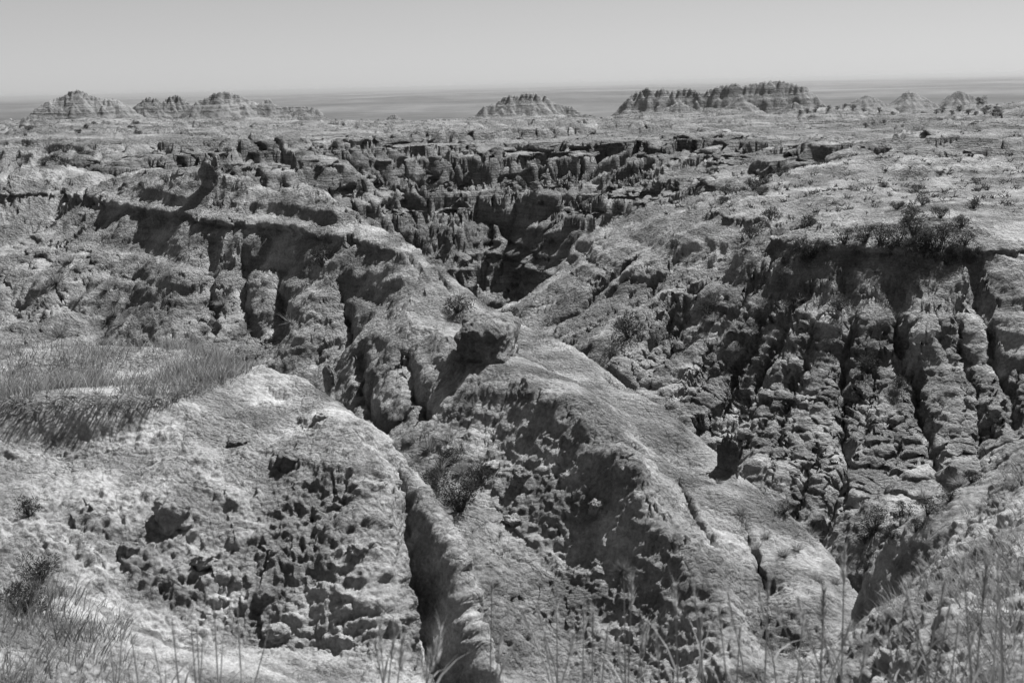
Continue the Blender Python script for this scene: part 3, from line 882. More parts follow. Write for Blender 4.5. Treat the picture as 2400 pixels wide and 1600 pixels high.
def ground(x, y):
    r = math.hypot(x, y); th = math.atan2(x, y)
    j = int(np.argmin(np.abs(ths - th)))
    i = int(np.argmin(np.abs(RR[:, j] - r)))
    return float(P[i, j, 2])

# ------------------------------------------------------------------ plant materials
def plant_material(name, lo, hi, sc=3.0):
    mt, t, b = mat_new(name)
    geo = t.nodes.new('ShaderNodeNewGeometry')
    n1 = noise_n(t, geo.outputs['Position'], sc, 3, 0.6)
    oi = t.nodes.new('ShaderNodeObjectInfo')
    v = ramp(t, n1, [(0.3, lo), (0.7, hi)])
    k = math_n(t, 'MULTIPLY_ADD', oi.outputs['Random'], 0.4, 0.8)
    isl = math_n(t, 'MULTIPLY_ADD', geo.outputs['Random Per Island'], 0.8, 0.6)
    t.links.new(math_n(t, 'MULTIPLY', math_n(t, 'MULTIPLY', v, k), isl), b.inputs['Base Color'])
    b.inputs['Roughness'].default_value = 0.7
    tr = t.nodes.new('ShaderNodeBsdfTranslucent')
    mx = t.nodes.new('ShaderNodeMixShader'); mx.inputs[0].default_value = 0.42
    src = b.inputs['Base Color'].links[0].from_socket
    t.links.new(src, tr.inputs['Color'])
    out = [n for n in t.nodes if n.type == 'OUTPUT_MATERIAL'][0]
    t.links.new(b.outputs[0], mx.inputs[1]); t.links.new(tr.outputs[0], mx.inputs[2]); t.links.new(mx.outputs[0], out.inputs[0])
    return mt

M_sage = plant_material('sage_leaf', 0.025, 0.055)
M_juni = plant_material('juniper_leaf', 0.025, 0.05)
M_dry = plant_material('dry_grass', 0.14, 0.27, 5.0)
M_grass = plant_material('grass_blade', 0.10, 0.22, 2.0)
M_straw = plant_material('straw', 0.2, 0.36, 8.0)
M_twig = plant_material('twig', 0.08, 0.14, 8.0)

R_ = random.Random(11)

class MB:
    def __init__(self):
        self.v = []; self.f = []
    def tri(self, a, b, c):
        n = len(self.v); self.v += [tuple(a), tuple(b), tuple(c)]; self.f.append((n, n + 1, n + 2))
    def blade(self, p, d, L, w, bend, segs=3, side=None):
        """tapered bent blade from p"""
        d = Vector(d).normalized()
        sd = side or d.cross(Vector((R_.uniform(-1, 1), R_.uniform(-1, 1), R_.uniform(-.2, .2))))
        if sd.length < 1e-4: sd = Vector((1, 0, 0))
        sd = sd.normalized()
        n0 = len(self.v)
        q = Vector(p)
        for k in range(segs):
            ww = w * (1 - k / segs) * 0.5
            self.v += [tuple(q - sd * ww), tuple(q + sd * ww)]
            q = q + d * (L / segs)
            d = (d + Vector(bend) * (1.0 / segs)).normalized()
        self.v.append(tuple(q))
        for k in range(segs - 1):
            a = n0 + 2 * k
            self.f += [(a, a + 1, a + 3), (a, a + 3, a + 2)]
        a = n0 + 2 * (segs - 1)
        self.f.append((a, a + 1, a + 2))
        return q
    def tube(self, pts, rads, sides=4):
        n0 = len(self.v)
        for i, (p, r) in enumerate(zip(pts, rads)):
            p = Vector(p)
            d = (Vector(pts[min(i + 1, len(pts) - 1)]) - Vector(pts[max(i - 1, 0)])).normalized()
            a = d.orthogonal().normalized(); b = d.cross(a)
            for k in range(sides):
                t = 2 * math.pi * k / sides
                self.v.append(tuple(p + (a * math.cos(t) + b * math.sin(t)) * r))
        for i in range(len(pts) - 1):
            for k in range(sides):
                a = n0 + i * sides + k; b = n0 + i * sides + (k + 1) % sides
                self.f += [(a, b, b + sides), (a, b + sides, a + sides)]
    def mesh(self, name, mat):
        me = bpy.data.meshes.new(name)
        me.from_pydata(self.v, [], self.f)
        me.materials.append(mat)
        me.update()
        return me

def link(name, me, parent=None):
    o = bpy.data.objects.new(name, me)
    COL.objects.link(o)
    if parent is not None: o.parent = parent
    return o

# --- shrub shapes of unit width (diameter 1, foot at the origin)
def shrub_meshes(seed, nclump, leaves, flat, leaf_len, mat_leaf, mat_stem):
    R_.seed(seed)
    fo = MB(); st = MB()
    for c in range(nclump):
        a = R_.uniform(0, 6.283); rr_ = math.sqrt(R_.random()) * 0.36
        cz = flat * (0.25 + 0.6 * R_.random()) * (1 - rr_ * 0.9)
        ctr = Vector((math.cos(a) * rr_, math.sin(a) * rr_, cz))
        cr = R_.uniform(0.09, 0.19)
        mid = Vector((ctr.x * 0.4, ctr.y * 0.4, cz * 0.45))
        st.tube([(ctr.x * 0.06, ctr.y * 0.06, -0.05), mid, ctr], [0.022, 0.014, 0.005], 3)
        for k in range(leaves):
            u = Vector((R_.gauss(0, 1), R_.gauss(0, 1), R_.gauss(0, 1) * 0.9 + 0.25)).normalized()
            p = ctr + u * cr * (R_.random() ** 0.4)
            d = (u + Vector((R_.uniform(-.6, .6), R_.uniform(-.6, .6), R_.uniform(-.2, .9)))).normalized()
            fo.blade(p, d, leaf_len * R_.uniform(.6, 1.3), leaf_len * 0.30, (0, 0, R_.uniform(-.4, .3)), 2)
    return fo.mesh('foliage', mat_leaf), st.mesh('branch', mat_stem)

def tuft_mesh(seed, nb, spread, droop, w):
    R_.seed(seed)
    b = MB()
    for k in range(nb):
        a = R_.uniform(0, 6.283); t = R_.random() ** 0.7 * spread
        d = Vector((math.cos(a) * t, math.sin(a) * t, 1))
        p = (math.cos(a) * R_.random() * .12, math.sin(a) * R_.random() * .12, -0.04)
        b.blade(p, d, R_.uniform(.35, .75), w, (math.cos(a) * droop * R_.random(), math.sin(a) * droop * R_.random(), -droop * R_.random()), 3)
    return b.mesh('blade_tuft', M_dry)

SAGE = [shrub_meshes(20 + k, 15, 55, 0.62, 0.075, M_sage, M_twig) for k in range(3)]
JUNI = [shrub_meshes(40 + k, 17, 60, 0.85, 0.07, M_juni, M_twig) for k in range(2)]
TUFT = [tuft_mesh(60 + k, 150, 1.1, 1.0, 0.022) for k in range(3)]

def place_shrub(px, py, wpx, kind, label, group, name=None, cat=None, sink=0.0):
    p, r, nrm = pick(px, py)
    size = wpx * r / FPX * (1.0 if kind == 'tuft' else 1.1)
    if kind == 'tuft':
        o = link(name or 'grass_tuft', R_.choice(TUFT))
        o.scale = (size,) * 3
        lean = Vector((nrm.x * 0.7, nrm.y * 0.7, 1)).normalized()
        o.rotation_euler = lean.to_track_quat('Z', 'Y').to_euler()
        o['category'] = cat or 'grass tuft'
    else:
        fo, st = R_.choice(SAGE if kind == 'sage' else JUNI)
        o = link(name or ('sage_shrub' if kind == 'sage' else 'juniper_shrub'), None)
        o.scale = (size, size, size * R_.uniform(.8, 1.1))
        o.rotation_euler = (nrm.y * -0.35, nrm.x * 0.35, R_.uniform(0, 6.28))
        link('foliage', fo, o); link('branch', st, o)
        o['category'] = cat or 'shrub'
    o.location = p + Vector((0, 0, -0.03 * size - sink))
    o['label'] = label
    if group: o['group'] = group
    return o

R_.seed(5)
one = lambda *a, **k: place_shrub(*a, None, **k)
# shrubs one can single out
one(742, 608, 62, 'juni', 'dark round bush alone on the left flank of the ridge')
one(1058, 1175, 130, 'juni', 'big dark bush in the gully just right of the pale knoll')
one(1105, 1105, 84, 'sage', 'smaller dark bush on the gully bank above the big bush')
one(1050, 712, 74, 'sage', 'grey bush on the crest left of the clay block')
one(1168, 735, 60, 'sage', 'bush hanging over the right edge of the clay block')
one(1628, 725, 84, 'sage', 'lone bush on the shaded face of the right hillside')
one(1445, 775, 84, 'sage', 'bush above the dark hollow at the foot of the right hillside')
one(1925, 720, 62, 'sage', 'bush on the ledge right of the hillside middle')
one(2068, 885, 52, 'sage', 'small bush right of the main crack low on the hillside')
one(1985, 850, 66, 'sage', 'bush beside the main crack half-way down the hillside')
one(2252, 246, 26, 'juni', 'dark tree-like bush on the dark flat far right', name='juniper_tree', cat='tree')
one(1085, 905, 30, 'tuft', 'upright tuft growing on the crest of the ridge spur')
one(1225, 900, 40, 'tuft', 'pale tuft at the top of the spur above the dark cliff')
one(1700, 1180, 46, 'tuft', 'pale tuft on the ridge crest at lower right')
one(510, 700, 46, 'tuft', 'pale tuft in the middle of the shaded ridge face')
one(385, 632, 34, 'tuft', 'small pale tuft high on the dark ridge face')
one(1860, 1235, 60, 'tuft', 'broad tuft spilling over the ridge end at lower right')
# the rest, by stand
def stand(kind, label, group, pts):
    lbs = numbered(label, [p_[0] for p_ in pts]) if len(pts) <= 30 and 'thicket along' not in label else [label] * len(pts)
    for (px, py, w), lb in zip(pts, lbs):
        place_shrub(px, py, w, kind, lb, group)
stand('juni', 'dark shrub in the thicket along the top of the right hillside', 'thicket on the right hillside top',
      [(1835, 578, 57), (1868, 590, 54), (1800, 606, 47), (1790, 640, 37), (1940, 562, 54), (1985, 556, 60), (2020, 560, 61), (2060, 562, 60), (2098, 548, 69), (2130, 562, 72), (2165, 558, 67), (2190, 576, 54), (2120, 592, 50), (2150, 604, 46), (2215, 562, 43), (2225, 602, 43), (1900, 575, 43), (2085, 588, 46), (1965, 585, 43), (2040, 590, 43), (2175, 610, 43), (2250, 590, 43), (2105, 575, 57), (2140, 580, 57), (1850, 600, 43)])
stand('sage', 'grey shrub scattered behind the thicket on the right hill top', 'shrubs on the right hill top',
      [(1850, 522, 66), (1770, 505, 56), (1725, 548, 56), (1690, 560, 40), (1560, 588, 50), (1545, 570, 36), (2095, 505, 50), (2160, 500, 46), (2060, 480, 40), (2120, 470, 40), (2235, 480, 36), (2210, 520, 44), (2105, 440, 36), (2030, 430, 26), (1655, 470, 40), (1700, 452, 52), (1730, 432, 48), (1762, 418, 44), (1790, 404, 40), (1668, 445, 40), (1745, 446, 40), (1610, 455, 30), (2160, 400, 22), (2240, 420, 26)])
stand('juni', 'shrub in the dark gully foot of the right hillside', 'shrubs at the hillside foot',
      [(2010, 1212, 66), (2075, 1192, 60), (2130, 1182, 54), (1985, 1245, 54), (2180, 1150, 50), (2230, 1110, 48), (1800, 1180, 40), (1985, 1310, 40), (2270, 1060, 50), (2240, 1010, 40), (2050, 1235, 50), (2105, 1220, 44), (2280, 980, 36), (2150, 1130, 40)])
stand('sage', 'small dark shrub on the canyon wall behind the ridge', 'shrubs on the canyon wall',
      [(968, 412, 30), (985, 440, 34), (1000, 470, 26), (1215, 392, 30), (1228, 440, 28), (1240, 470, 24), (1252, 595, 34), (1262, 560, 26), (1310, 440, 22), (1420, 480, 36), (1440, 495, 26), (1355, 540, 24), (905, 455, 28), (880, 470, 24), (1130, 530, 28), (1115, 560, 30), (1120, 600, 26), (1060, 500, 22), (1320, 520, 22), (1380, 470, 22), (1480, 430, 20), (1500, 375, 20), (1640, 395, 20), (980, 560, 30), (1020, 540, 26), (940, 545, 26), (1180, 660, 30), (1250, 640, 28)])
stand('sage', 'dark shrub in the gullies of the left slopes', 'shrubs on the left slopes',
      [(112, 352, 34), (130, 346, 34), (150, 350, 36), (172, 352, 34), (192, 356, 32), (210, 362, 30), (128, 372, 34), (100, 378, 32), (150, 384, 36), (66, 372, 30), (60, 330, 26), (64, 300, 20), (310, 288, 20), (304, 302, 24), (316, 312, 22), (180, 306, 18), (200, 296, 18), (214, 284, 14), (520, 352, 24), (512, 372, 26), (524, 392, 28), (510, 410, 26), (630, 400, 26), (640, 420, 30), (560, 340, 18), (620, 355, 18), (700, 330, 18), (770, 335, 20), (380, 420, 26), (420, 380, 18), (450, 370, 16), (330, 430, 28), (770, 450, 26), (800, 440, 22)])
stand('juni', 'dark low bush on the scrubby flat at far right', 'bushes on the far right flat',
      [(1838, 262, 14), (1856, 260, 16), (1872, 256, 14), (1890, 254, 16), (1905, 252, 14), (1922, 250, 14), (1940, 248, 12), (1962, 247, 14), (1985, 246, 12), (2010, 248, 12), (2150, 262, 14), (2165, 258, 16), (2185, 262, 14), (2205, 256, 18), (2225, 262, 16), (2240, 268, 14), (2262, 262, 18), (2280, 266, 20), (2295, 270, 22), (2270, 250, 16), (2290, 256, 16), (2120, 262, 12), (2050, 262, 12), (1330, 286, 14), (1345, 290, 14), (1340, 280, 10), (2030, 285, 14), (2080, 290, 14), (1990, 292, 14), (2160, 282, 14)])
stand('tuft', 'dry pale tuft on the left face of the ridge', 'tufts on the ridge face',
      [(130, 648, 66), (110, 662, 50), (182, 690, 52), (245, 665, 48), (262, 722, 50), (280, 745, 44), (135, 772, 66), (215, 745, 40), (240, 790, 60), (90, 700, 40), (470, 760, 40), (560, 770, 40), (160, 600, 40), (270, 690, 36)])
one(1000, 1120, 90, 'sage', 'bush squeezed between the fin of the knoll and the big gully bush')
one(1045, 1060, 80, 'sage', 'bush above the big gully bush, among pale tufts')
stand('tuft', 'dry pale tuft on the central slope below the ridge', 'tufts on the central slope',
      [(985, 1030, 80), (1030, 1010, 74), (1060, 1040, 70), (1010, 1075, 80), (1060, 1085, 70), (950, 1010, 50), (1080, 1110, 60), (1120, 1050, 40), (1065, 895, 34), (1085, 930, 40), (920, 960, 36), (1040, 1150, 50), (1100, 1080, 40)])
stand('tuft', 'dry pale tuft on the gullied right hillside', 'tufts on the right hillside',
      [(1650, 790, 46), (1690, 800, 40), (1840, 690, 40), (1745, 560, 50), (1640, 735, 40), (1470, 740, 44), (1430, 745, 44), (2000, 830, 50), (2080, 860, 40), (1800, 1170, 44), (1840, 1180, 44), (1880, 1190, 40), (1990, 1170, 44), (2120, 1140, 50), (2200, 1110, 50), (1700, 960, 30), (1920, 690, 40), (2010, 620, 36), (1580, 600, 36), (1790, 540, 44), (2150, 480, 44)])
stand('tuft', 'dry pale tuft along the ridge crest toward lower right', 'tufts on the ridge crest',
      [(1760, 1235, 46), (1800, 1275, 50), (1830, 1260, 44), (1740, 1260, 40), (1880, 1330, 40), (1920, 1340, 36), (1985, 1480, 66), (1960, 1450, 50), (2010, 1500, 60), (1650, 1110, 30)])

# dead spiky plant on the ridge face
R_.seed(77)
b = MB()
for k in range(34):
    a = R_.uniform(0, 6.28); e = R_.uniform(-0.1, 1.2)
    b.blade((0, 0, 0.02), (math.cos(a) * math.cos(e), math.sin(a) * math.cos(e), math.sin(e)), R_.uniform(.5, 1.0), 0.035, (0, 0, -0.2), 3)
p, r, nrm = pick(668, 742)
o = link('yucca_plant', b.mesh('yucca_plant', M_dry))
o.location = p; o.scale = (0.55,) * 3
o['label'] = 'dead spiky plant with radiating leaves on the ridge face'; o['category'] = 'plant'

# ------------------------------------------------------------------ grass nobody could count
def grass_patch(name, label, spots, mat, hmin, hmax, wid, wind, clump=6):
    b = MB()
    for (x, y, z, hs) in spots:
        for k in range(clump):
            a = R_.uniform(0, 6.283); rr_ = R_.random() * 0.07
            t = R_.uniform(0.05, 0.6)
            h = R_.uniform(hmin, hmax) * hs
            d = Vector((math.cos(a) * t + wind * .5, math.sin(a) * t, 1))
            b.blade((x + math.cos(a) * rr_, y + math.sin(a) * rr_, z - 0.02), d, h, wid * R_.uniform(.7, 1.4), (math.cos(a) * .5 + wind, math.sin(a) * .5, -R_.random() * .6), 3)
    o = link(name, b.mesh(name, mat))
    o['kind'] = 'stuff'; o['label'] = label
    return o

def scatter(n, px0, px1, r0, r1, dens=None, seed=0):
    R_.seed(seed)
    out = []
    t0, t1 = theta_of(px0), theta_of(px1)
    while len(out) < n:
        th = R_.uniform(t0, t1); r = math.sqrt(R_.uniform(r0 * r0, r1 * r1))
        px = px0 + (px1 - px0) * (th - t0) / (t1 - t0)
        x, y = r * math.sin(th), r * math.cos(th)
        k = dens(px, r, x, y) if dens else 1
        if R_.random() < k:
            out.append((x, y, ground(x, y), 0.6 + 0.5 * k * R_.random()))
    return out

def cl(x, y, s, o=0):
    return 0.5 + 0.5 * math.sin(x * s + o + 1.3 * math.sin(y * s * .7 + o)) * math.cos(y * s * 1.1 - o)

edge_r = lambda px: np.interp(px, [-150, 60, 250, 330, 430, 520, 590], [10.45, 10.35, 10.35, 10.45, 10.85, 11.25, 11.7])
def d_top(px, r, x, y):
    e = float(edge_r(px))
    if r < e + 0.02: return 0
    near = 1.0 if r < e + 0.8 else 0.55
    right = 1 if px < 470 else max(0.0, 1 - (px - 470) / 110)
    return near * right * (0.12 + 0.88 * cl(x, y, 2.6) ** 1.8)
G1 = grass_patch('grass', 'tall dry grass covering the flat top of the knoll', scatter(1500, -120, 600, 10.3, 14.4, d_top, 3), M_grass, 0.08, 0.30, 0.008, 0.12, 5)
def d_tall(px, r, x, y):
    return (cl(x, y, 4.3, 1.7) ** 4) * (d_top(px, r, x, y) > 0)
G1b = grass_patch('grass', 'taller bunches standing out of the knoll-top grass', scatter(330, -120, 560, 10.3, 13.6, d_tall, 8), M_dry, 0.22, 0.52, 0.008, 0.22, 7)
R_.seed(91)
b = MB()
for k in range(900):
    px = R_.uniform(-120, 470)
    e = float(edge_r(px)) + R_.uniform(-0.02, 0.16)
    th = theta_of(px)
    x, y = e * math.sin(th), e * math.cos(th)
    z = ground(e * 1.012 * math.sin(th), e * 1.012 * math.cos(th))
    b.blade((x, y, z + R_.uniform(-.04, .03)), (R_.uniform(-.6, .6), -1 + R_.uniform(-.4, .4), R_.uniform(-.2, .9)), R_.uniform(.08, .26), 0.009, (R_.uniform(-.3, .3), -.2, -1.2), 3)
o = link('grass', b.mesh('grass', M_grass))
o['kind'] = 'stuff'; o['label'] = 'grass and roots hanging over the cut bank of the knoll'
def d_br(px, r, x, y):
    lim = np.interp(px, [1960, 2030, 2120, 2200, 2300, 2420], [6.2, 6.5, 6.8, 7.05, 7.35, 7.6])
    if r > lim: return 0
    return (0.25 + 0.75 * cl(x, y, 3.1, 2)) * np.clip((px - 1930) / 220, 0.15, 1)
G2 = grass_patch('grass', 'matted dry grass on the near slope at lower right', scatter(1100, 1950, 2420, 3.4, 7.6, d_br, 4), M_dry, 0.06, 0.20, 0.006, -0.3, 6)
def d_bl(px, r, x, y):
    return np.clip(1.2 - (px + 40) / 260, 0, 1) * (0.3 + 0.7 * cl(x, y, 3.3, 1))
G3 = grass_patch('grass', 'grass clumps in the lower left corner', scatter(420, -150, 200, 4.6, 7.4, d_bl, 5), M_grass, 0.10, 0.30, 0.006, 0.2, 6)
R_.seed(15)
one(95, 1330, 105, 'juni', 'dark bush in shade at the lower left edge')
one(60, 1420, 110, 'juni', 'darkest bush in the lower left corner')
one(70, 1185, 60, 'juni', 'small dark bush on the left edge below the cut bank')

# small scrub on the level ground of hill top, treads and plateau
R_.seed(61)
b = MB()
sl_all = np.sqrt(Nn[..., 0] ** 2 + Nn[..., 1] ** 2)
cnt = 0
while cnt < 4200:
    j = R_.randrange(40, ncol - 40)
    r = math.exp(R_.uniform(math.log(36), math.log(330)))
    i = int(np.argmin(np.abs(RR[:, j] - r)))
    if sl_all[i, j] > 0.42: continue
    p = Vector(P[i, j])
    if float(fbm(np.array([p.x]), np.array([p.y]), np.array([0.0]), 0.07, 3, 0.6, 71.0)[0]) + R_.uniform(-.3, .15) < 0.0: continue
    px = PXc[0, j]
    if px < 1250 and r < 75: continue
    cnt += 1
    sz = R_.uniform(.08, .26) * (1 + r / 200)
    for k in range(11):
        a = R_.uniform(0, 6.283); t_ = R_.uniform(.2, 2.2)
        b.blade(p + Vector((R_.uniform(-.3, .3) * sz, R_.uniform(-.3, .3) * sz, -.03)), (math.cos(a) * t_, math.sin(a) * t_, 1), sz * R_.uniform(.4, .9), sz * .15, (0, 0, -.3), 2)
o = link('scrub', b.mesh('scrub', M_sage))
o['kind'] = 'stuff'; o['label'] = 'low scrub speckling the level ground behind the hillside'

# ------------------------------------------------------------------ foreground stalks with seed heads
def stalk(px, py, r, lean, head, label, group, mat=None, hl=0.075):
    th, q = ray(px, py)
    tip = Vector((r * math.sin(th), r * math.cos(th), r * q))
    bx, by = tip.x - lean * 0.35, tip.y + R_.uniform(-.06, .06)
    base = Vector((bx, by, ground(bx, by) - 0.02))
    root = link('grass_stalk', None)
    root.location = base
    v = tip - base
    mid = v * 0.55 + Vector((-lean * 0.06, 0, 0.02))
    m1 = MB()
    m1.tube([Vector((0, 0, 0)), v * 0.28 + Vector((-lean * .05, 0, 0)), mid, v * 0.8 + Vector((-lean * .03, 0, 0)), v], [0.0032, 0.003, 0.0026, 0.002, 0.0014], 4)
    link('stem', m1.mesh('stem', M_straw), root)
    for k in range(R_.randint(1, 3)):
        m3 = MB()
        s_ = R_.uniform(.15, .6)
        a = R_.uniform(0, 6.28)
        m3.blade(v * s_ + Vector((-lean * .05, 0, 0)), Vector((math.cos(a) * .5, math.sin(a) * .5, 1)), R_.uniform(.1, .22), 0.008, (math.cos(a) * .7, math.sin(a) * .7, -.6), 3)
        link('leaf', m3.mesh('leaf', M_straw), root)
    if head:
        m2 = MB()
        d = v.normalized()
        a0 = d.orthogonal().normalized(); b0 = d.cross(a0)
        n_ = 11
        for k in range(n_):
            s_ = k / n_
            pp = v - d * hl * (1 - s_)
            for sgn in range(2):
                an = k * 2.4 + sgn * 3.1416
                o_ = a0 * math.cos(an) + b0 * math.sin(an)
                m2.blade(pp, d * 1.0 + o_ * 0.42, hl * 0.34 * (1.1 - 0.5 * s_), hl * 0.06, o_ * -0.3, 2)
                if R_.random() < .5:
                    m2.blade(pp + d * hl * .12, d + o_ * 0.4, hl * 0.55, hl * 0.02, o_ * .1, 2)
        link('seed_head', m2.mesh('seed_head', mat or M_straw), root)
    root['label'] = label; root['category'] = 'grass stalk'
    if group: root['group'] = group
    return root

R_.seed(23)
lab_c = 'dry seed-headed stalk rising from the bottom edge at centre'
sp = ((1130, 1335, 0), (1200, 1400, -.6), (1232, 1388, -.5), (1278, 1372, .1), (1342, 1395, 0), (1362, 1402, .1), (1395, 1440, .2), (1480, 1432, .1), (1490, 1424, .3), (1510, 1460, 0), (1550, 1340, 0), (1592, 1332, -.2), (1612, 1412, 0), (1320, 1450, .3), (1250, 1460, -.2), (1150, 1450, .1), (1420, 1470, -.1))
for (px, py, ln), lb in zip(sp, numbered(lab_c, [q[0] for q in sp])):
    stalk(px, py, R_.uniform(2.7, 3.3), ln * .5 + R_.uniform(-.06, .06), True, lb, 'stalks along the bottom centre')
lab_r = 'dry seed-headed stalk rising from the bottom edge at right'
sp = ((1652, 1392, -.3), (1672, 1362, -.4), (1742, 1352, -.5), (1766, 1322, 0), (1782, 1385, -.6), (1832, 1372, -.5), (1846, 1405, .2), (1955, 1425, .5), (2032, 1402, -.4), (2062, 1425, -.5), (2082, 1362, -.6), (2170, 1332, .2), (2182, 1385, .3), (2212, 1275, -.3), (2292, 1275, -.4), (2292, 1372, 0), (2202, 1425, .1), (2240, 1440, .3), (2110, 1440, .1), (1990, 1470, .2), (1700, 1440, .2), (1890, 1450, -.3))
for (px, py, ln), lb in zip(sp, numbered(lab_r, [q[0] for q in sp])):
    stalk(px, py, R_.uniform(2.6, 3.4), ln * .5 + R_.uniform(-.06, .06), True, lb, 'stalks along the bottom right')
stalk(1940, 1252, 3.0, 0.0, True, 'tall bright stalk standing against the dark gully at right', None, hl=0.11)
stalk(1892, 1352, 2.9, 0.0, True, 'stalk with a thick dark head right of the lower ridge', None, M_twig, 0.10)
stalk(2266, 1292, 3.0, 0.05, True, 'stalk with a dark narrow head near the right edge', None, M_twig, 0.11)
stalk(1452, 1325, 3.0, 0.05, True, 'stalk with a split pale head beside the fuzzy thistle', None, hl=0.09)
lab_l = 'thin bare grass stem standing in front of the pale knoll'
sp = ((490, 1368, .05), (545, 1392, .02), (622, 1420, .25), (440, 1445, 0), (452, 1440, .05), (466, 1452, .1), (300, 1448, 0), (280, 1462, .2), (512, 1462, .1), (350, 1468, -.1), (395, 1420, 0), (250, 1440, 0))
for (px, py, ln), lb in zip(sp, numbered(lab_l, [q[0] for q in sp])):
    stalk(px, py, R_.uniform(2.8, 3.3), ln, False, lb, 'bare stems before the knoll')
lab_m = 'feathery stalk below the dark fin of the knoll'
sp = ((872, 1432, 0), (905, 1440, .3), (925, 1462, .3), (1012, 1440, .4), (1000, 1470, .4), (985, 1490, .2), (860, 1470, -.2))
for (px, py, ln), lb in zip(sp, numbered(lab_m, [q[0] for q in sp])):
    stalk(px, py, R_.uniform(2.7, 3.1), ln * .4, True, lb, 'feathery stalks below the fin', hl=0.10)
# thistle
R_.seed(31)
th_root = stalk(1433, 1312, 3.0, 0.0, False, 'stalk with a round fuzzy dark thistle head, bottom centre', None)
th_root.name = 'thistle'; th_root['category'] = 'thistle'
th_, q_ = ray(1433, 1312)
tip = Vector((3 * math.sin(th_), 3 * math.cos(th_), 3 * q_)) - th_root.location
b = MB()
for k in range(170):
    u = Vector((R_.gauss(0, 1), R_.gauss(0, 1), R_.gauss(0, 1) + .5)).normalized()
    b.blade(tip + u * 0.008, u, R_.uniform(.022, .045), 0.0035, (0, 0, .3), 2)
link('flower_head', b.mesh('flower_head', M_twig), th_root)

# ------------------------------------------------------------------ blocks, slabs and clods of clay
def lump_mesh(name, dims, seed, rough=0.12, n=22, squareness=4.0, mat=None, nscale=2.2):
    """rounded block: super-ellipsoid broken by scarps and lumps"""
    V = []; F = []
    nu, nv = n * 2, n
    for i in range(nv + 1):
        ph = -math.pi / 2 + math.pi * i / nv
        for j in range(nu):
            a = 2 * math.pi * j / nu
            V.append((math.cos(ph) * math.cos(a), math.cos(ph) * math.sin(a), math.sin(ph)))
    V = np.array(V, f32)
    k = (np.abs(V) ** squareness).sum(1) ** (-1 / squareness)
    V = V * k[:, None]
    x, y, z = V[:, 0], V[:, 1], V[:, 2]
    nn_ = fbm(x, y, z, nscale, 4, 0.55, seed * 5.7)
    sc = sstep(-0.05, 0.08, fbm(x, y, z, nscale * 0.8, 2, 0.5, seed * 2.3)) - 0.5
    wl = np.sqrt(np.clip(1 - (worley(x, y, z, nscale * 2.4, seed) / .75) ** 2, 0, 1))
    V = V * (1 + rough * (nn_ * 1.5 + sc * 0.7 + wl * 0.55))[:, None] * np.array(dims, f32) * 0.5
    for i in range(nv):
        for j in range(nu):
            F.append((i * nu + j, i * nu + (j + 1) % nu, (i + 1) * nu + (j + 1) % nu, (i + 1) * nu + j))
    return V, F

def lump(name, px, py, wpx, hpx, depth, seed, label, cat, group=None, rz=0.0, rx=0.0, sq=4.0, rough=.12, n=22, mat=None, up=0.3):
    p, r, nrm = pick(px, py)
    k = r / FPX
    V, F = lump_mesh(name, (wpx * k, depth * wpx * k, hpx * k), seed, rough, n, sq)
    o = mesh_obj(name, V, F, mat or M_mid)
    o.location = p + Vector((0, 0, hpx * k * up))
    o.rotation_euler = (rx, 0, rz)
    o['label'] = label; o['category'] = cat
    if group: o['group'] = group
    return o

lump('clay_block', 1120, 812, 116, 126, 1.7, 3, 'square clay block with a shaded front sitting on the ridge crest', 'block', rz=-0.2, sq=5, rough=.15, n=56, up=.12)
lump('clay_pinnacle', 482, 420, 34, 66, 0.9, 5, 'small crooked clay pinnacle on the left end of the ridge skyline', 'pinnacle', sq=2.6, rough=.38, n=28, up=.2)
lump('clay_slab', 1672, 1080, 38, 104, 0.6, 7, 'upright dark clay slab standing behind the ridge crest', 'slab', rz=-.3, rx=0.1, sq=2.6, rough=.34, n=34, up=.22)
lump('clay_pinnacle', 756, 890, 26, 56, 0.8, 8, 'thin dark clay pinnacle behind the top of the knoll', 'pinnacle', sq=2.5, rough=.2, n=20, up=.4)
lump('pale_stone', 906, 1452, 34, 62, 0.8, 9, 'smooth pale rounded stone in the crack below the knoll', 'stone', sq=2.3, rough=.05, n=20, up=.1, mat=M_near)
R_.seed(41)
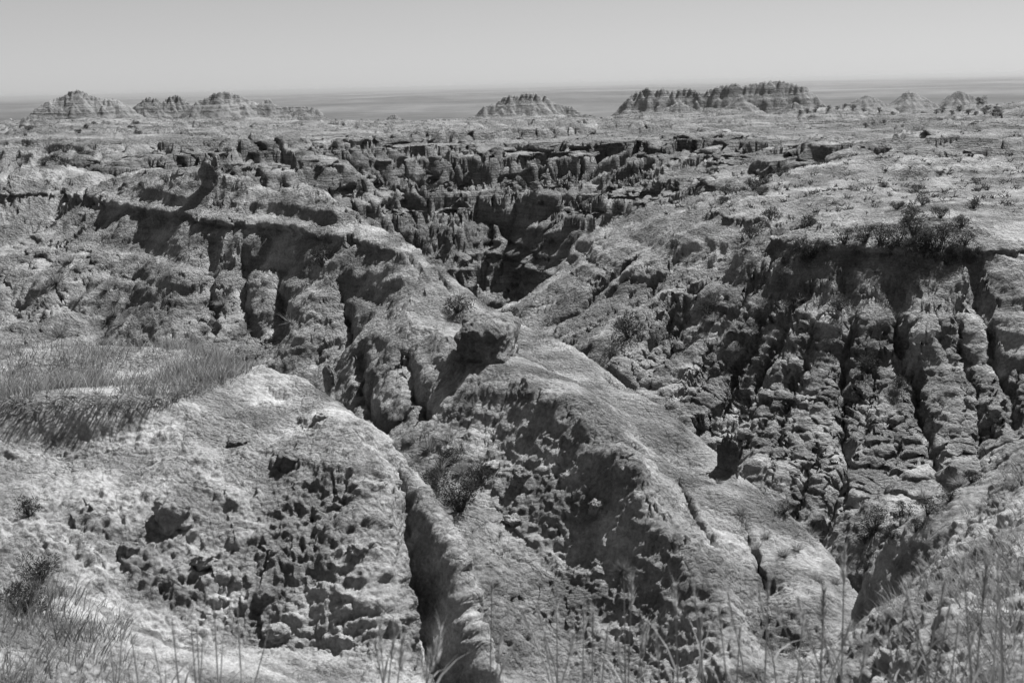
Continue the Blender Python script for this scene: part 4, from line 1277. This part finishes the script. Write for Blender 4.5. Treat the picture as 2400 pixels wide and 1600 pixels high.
for px, py, w, lb in ((662, 1060, 66, 'big clod with a dark front high on the pale knoll'), (400, 1190, 86, 'broad clod with a shaded front on the left of the knoll slope'),
                      (470, 1290, 56, 'tall clod casting a shadow below the broad clod'), (545, 1020, 44, 'clod near the top of the knoll below the grass'),
                      (300, 1265, 46, 'small clod left of the broad shaded clod'), (820, 1260, 46, 'clod beside the dark slot at the knoll edge'),
                      (640, 1460, 56, 'clod at the bottom of the knoll slope'), (735, 965, 36, 'small clod on the knoll shoulder near its skyline')):
    lump('clay_clod', px, py, w * R_.uniform(.7, .95), w * R_.uniform(.5, .75), R_.uniform(.7, 1.1), R_.randint(1, 60), lb, 'clod', 'clods on the knoll slope', R_.uniform(0, 3), R_.uniform(-.3, .3), R_.uniform(2.4, 4), .32, 26, M_near, .08)
R_.seed(42)
for px, py, w, lb in ((1130, 1075, 50, 'pale rounded clod above the hollow left of the dark cliff'), (1195, 1100, 54, 'clod at the left foot of the dark cliff'),
                      (1370, 1168, 46, 'clod at the foot of the dark cliff, middle'), (1180, 1195, 40, 'clod on the slope below the big gully bush')):
    lump('clay_clod', px, py, w * R_.uniform(.7, .95), w * R_.uniform(.5, .75), R_.uniform(.7, 1.1), R_.randint(1, 60), lb, 'clod', 'clods below the cliff', R_.uniform(0, 3), R_.uniform(-.3, .3), R_.uniform(2.4, 4), .32, 26, M_near, .08)

# ------------------------------------------------------------------ haze
hz_me_v = [(x, y, z) for z in (-140, 14) for x, y in ((-80000, -80000), (80000, -80000), (80000, 80000), (-80000, 80000))]
hz_f = [(0, 3, 2, 1), (4, 5, 6, 7), (0, 1, 5, 4), (1, 2, 6, 5), (2, 3, 7, 6), (3, 0, 4, 7)]
mt = bpy.data.materials.new('air')
mt.use_nodes = True
t = mt.node_tree; t.nodes.clear()
pv = t.nodes.new('ShaderNodeVolumePrincipled')
pv.inputs['Color'].default_value = (0.42, 0.42, 0.42, 1)
pv.inputs['Density'].default_value = 0.00005
pv.inputs['Anisotropy'].default_value = 0.3
ou = t.nodes.new('ShaderNodeOutputMaterial')
t.links.new(pv.outputs[0], ou.inputs['Volume'])
HAZE = mesh_obj('haze', hz_me_v, hz_f, mt, smooth=False)
HAZE['kind'] = 'stuff'; HAZE['label'] = 'thin pale haze over the distant plain'
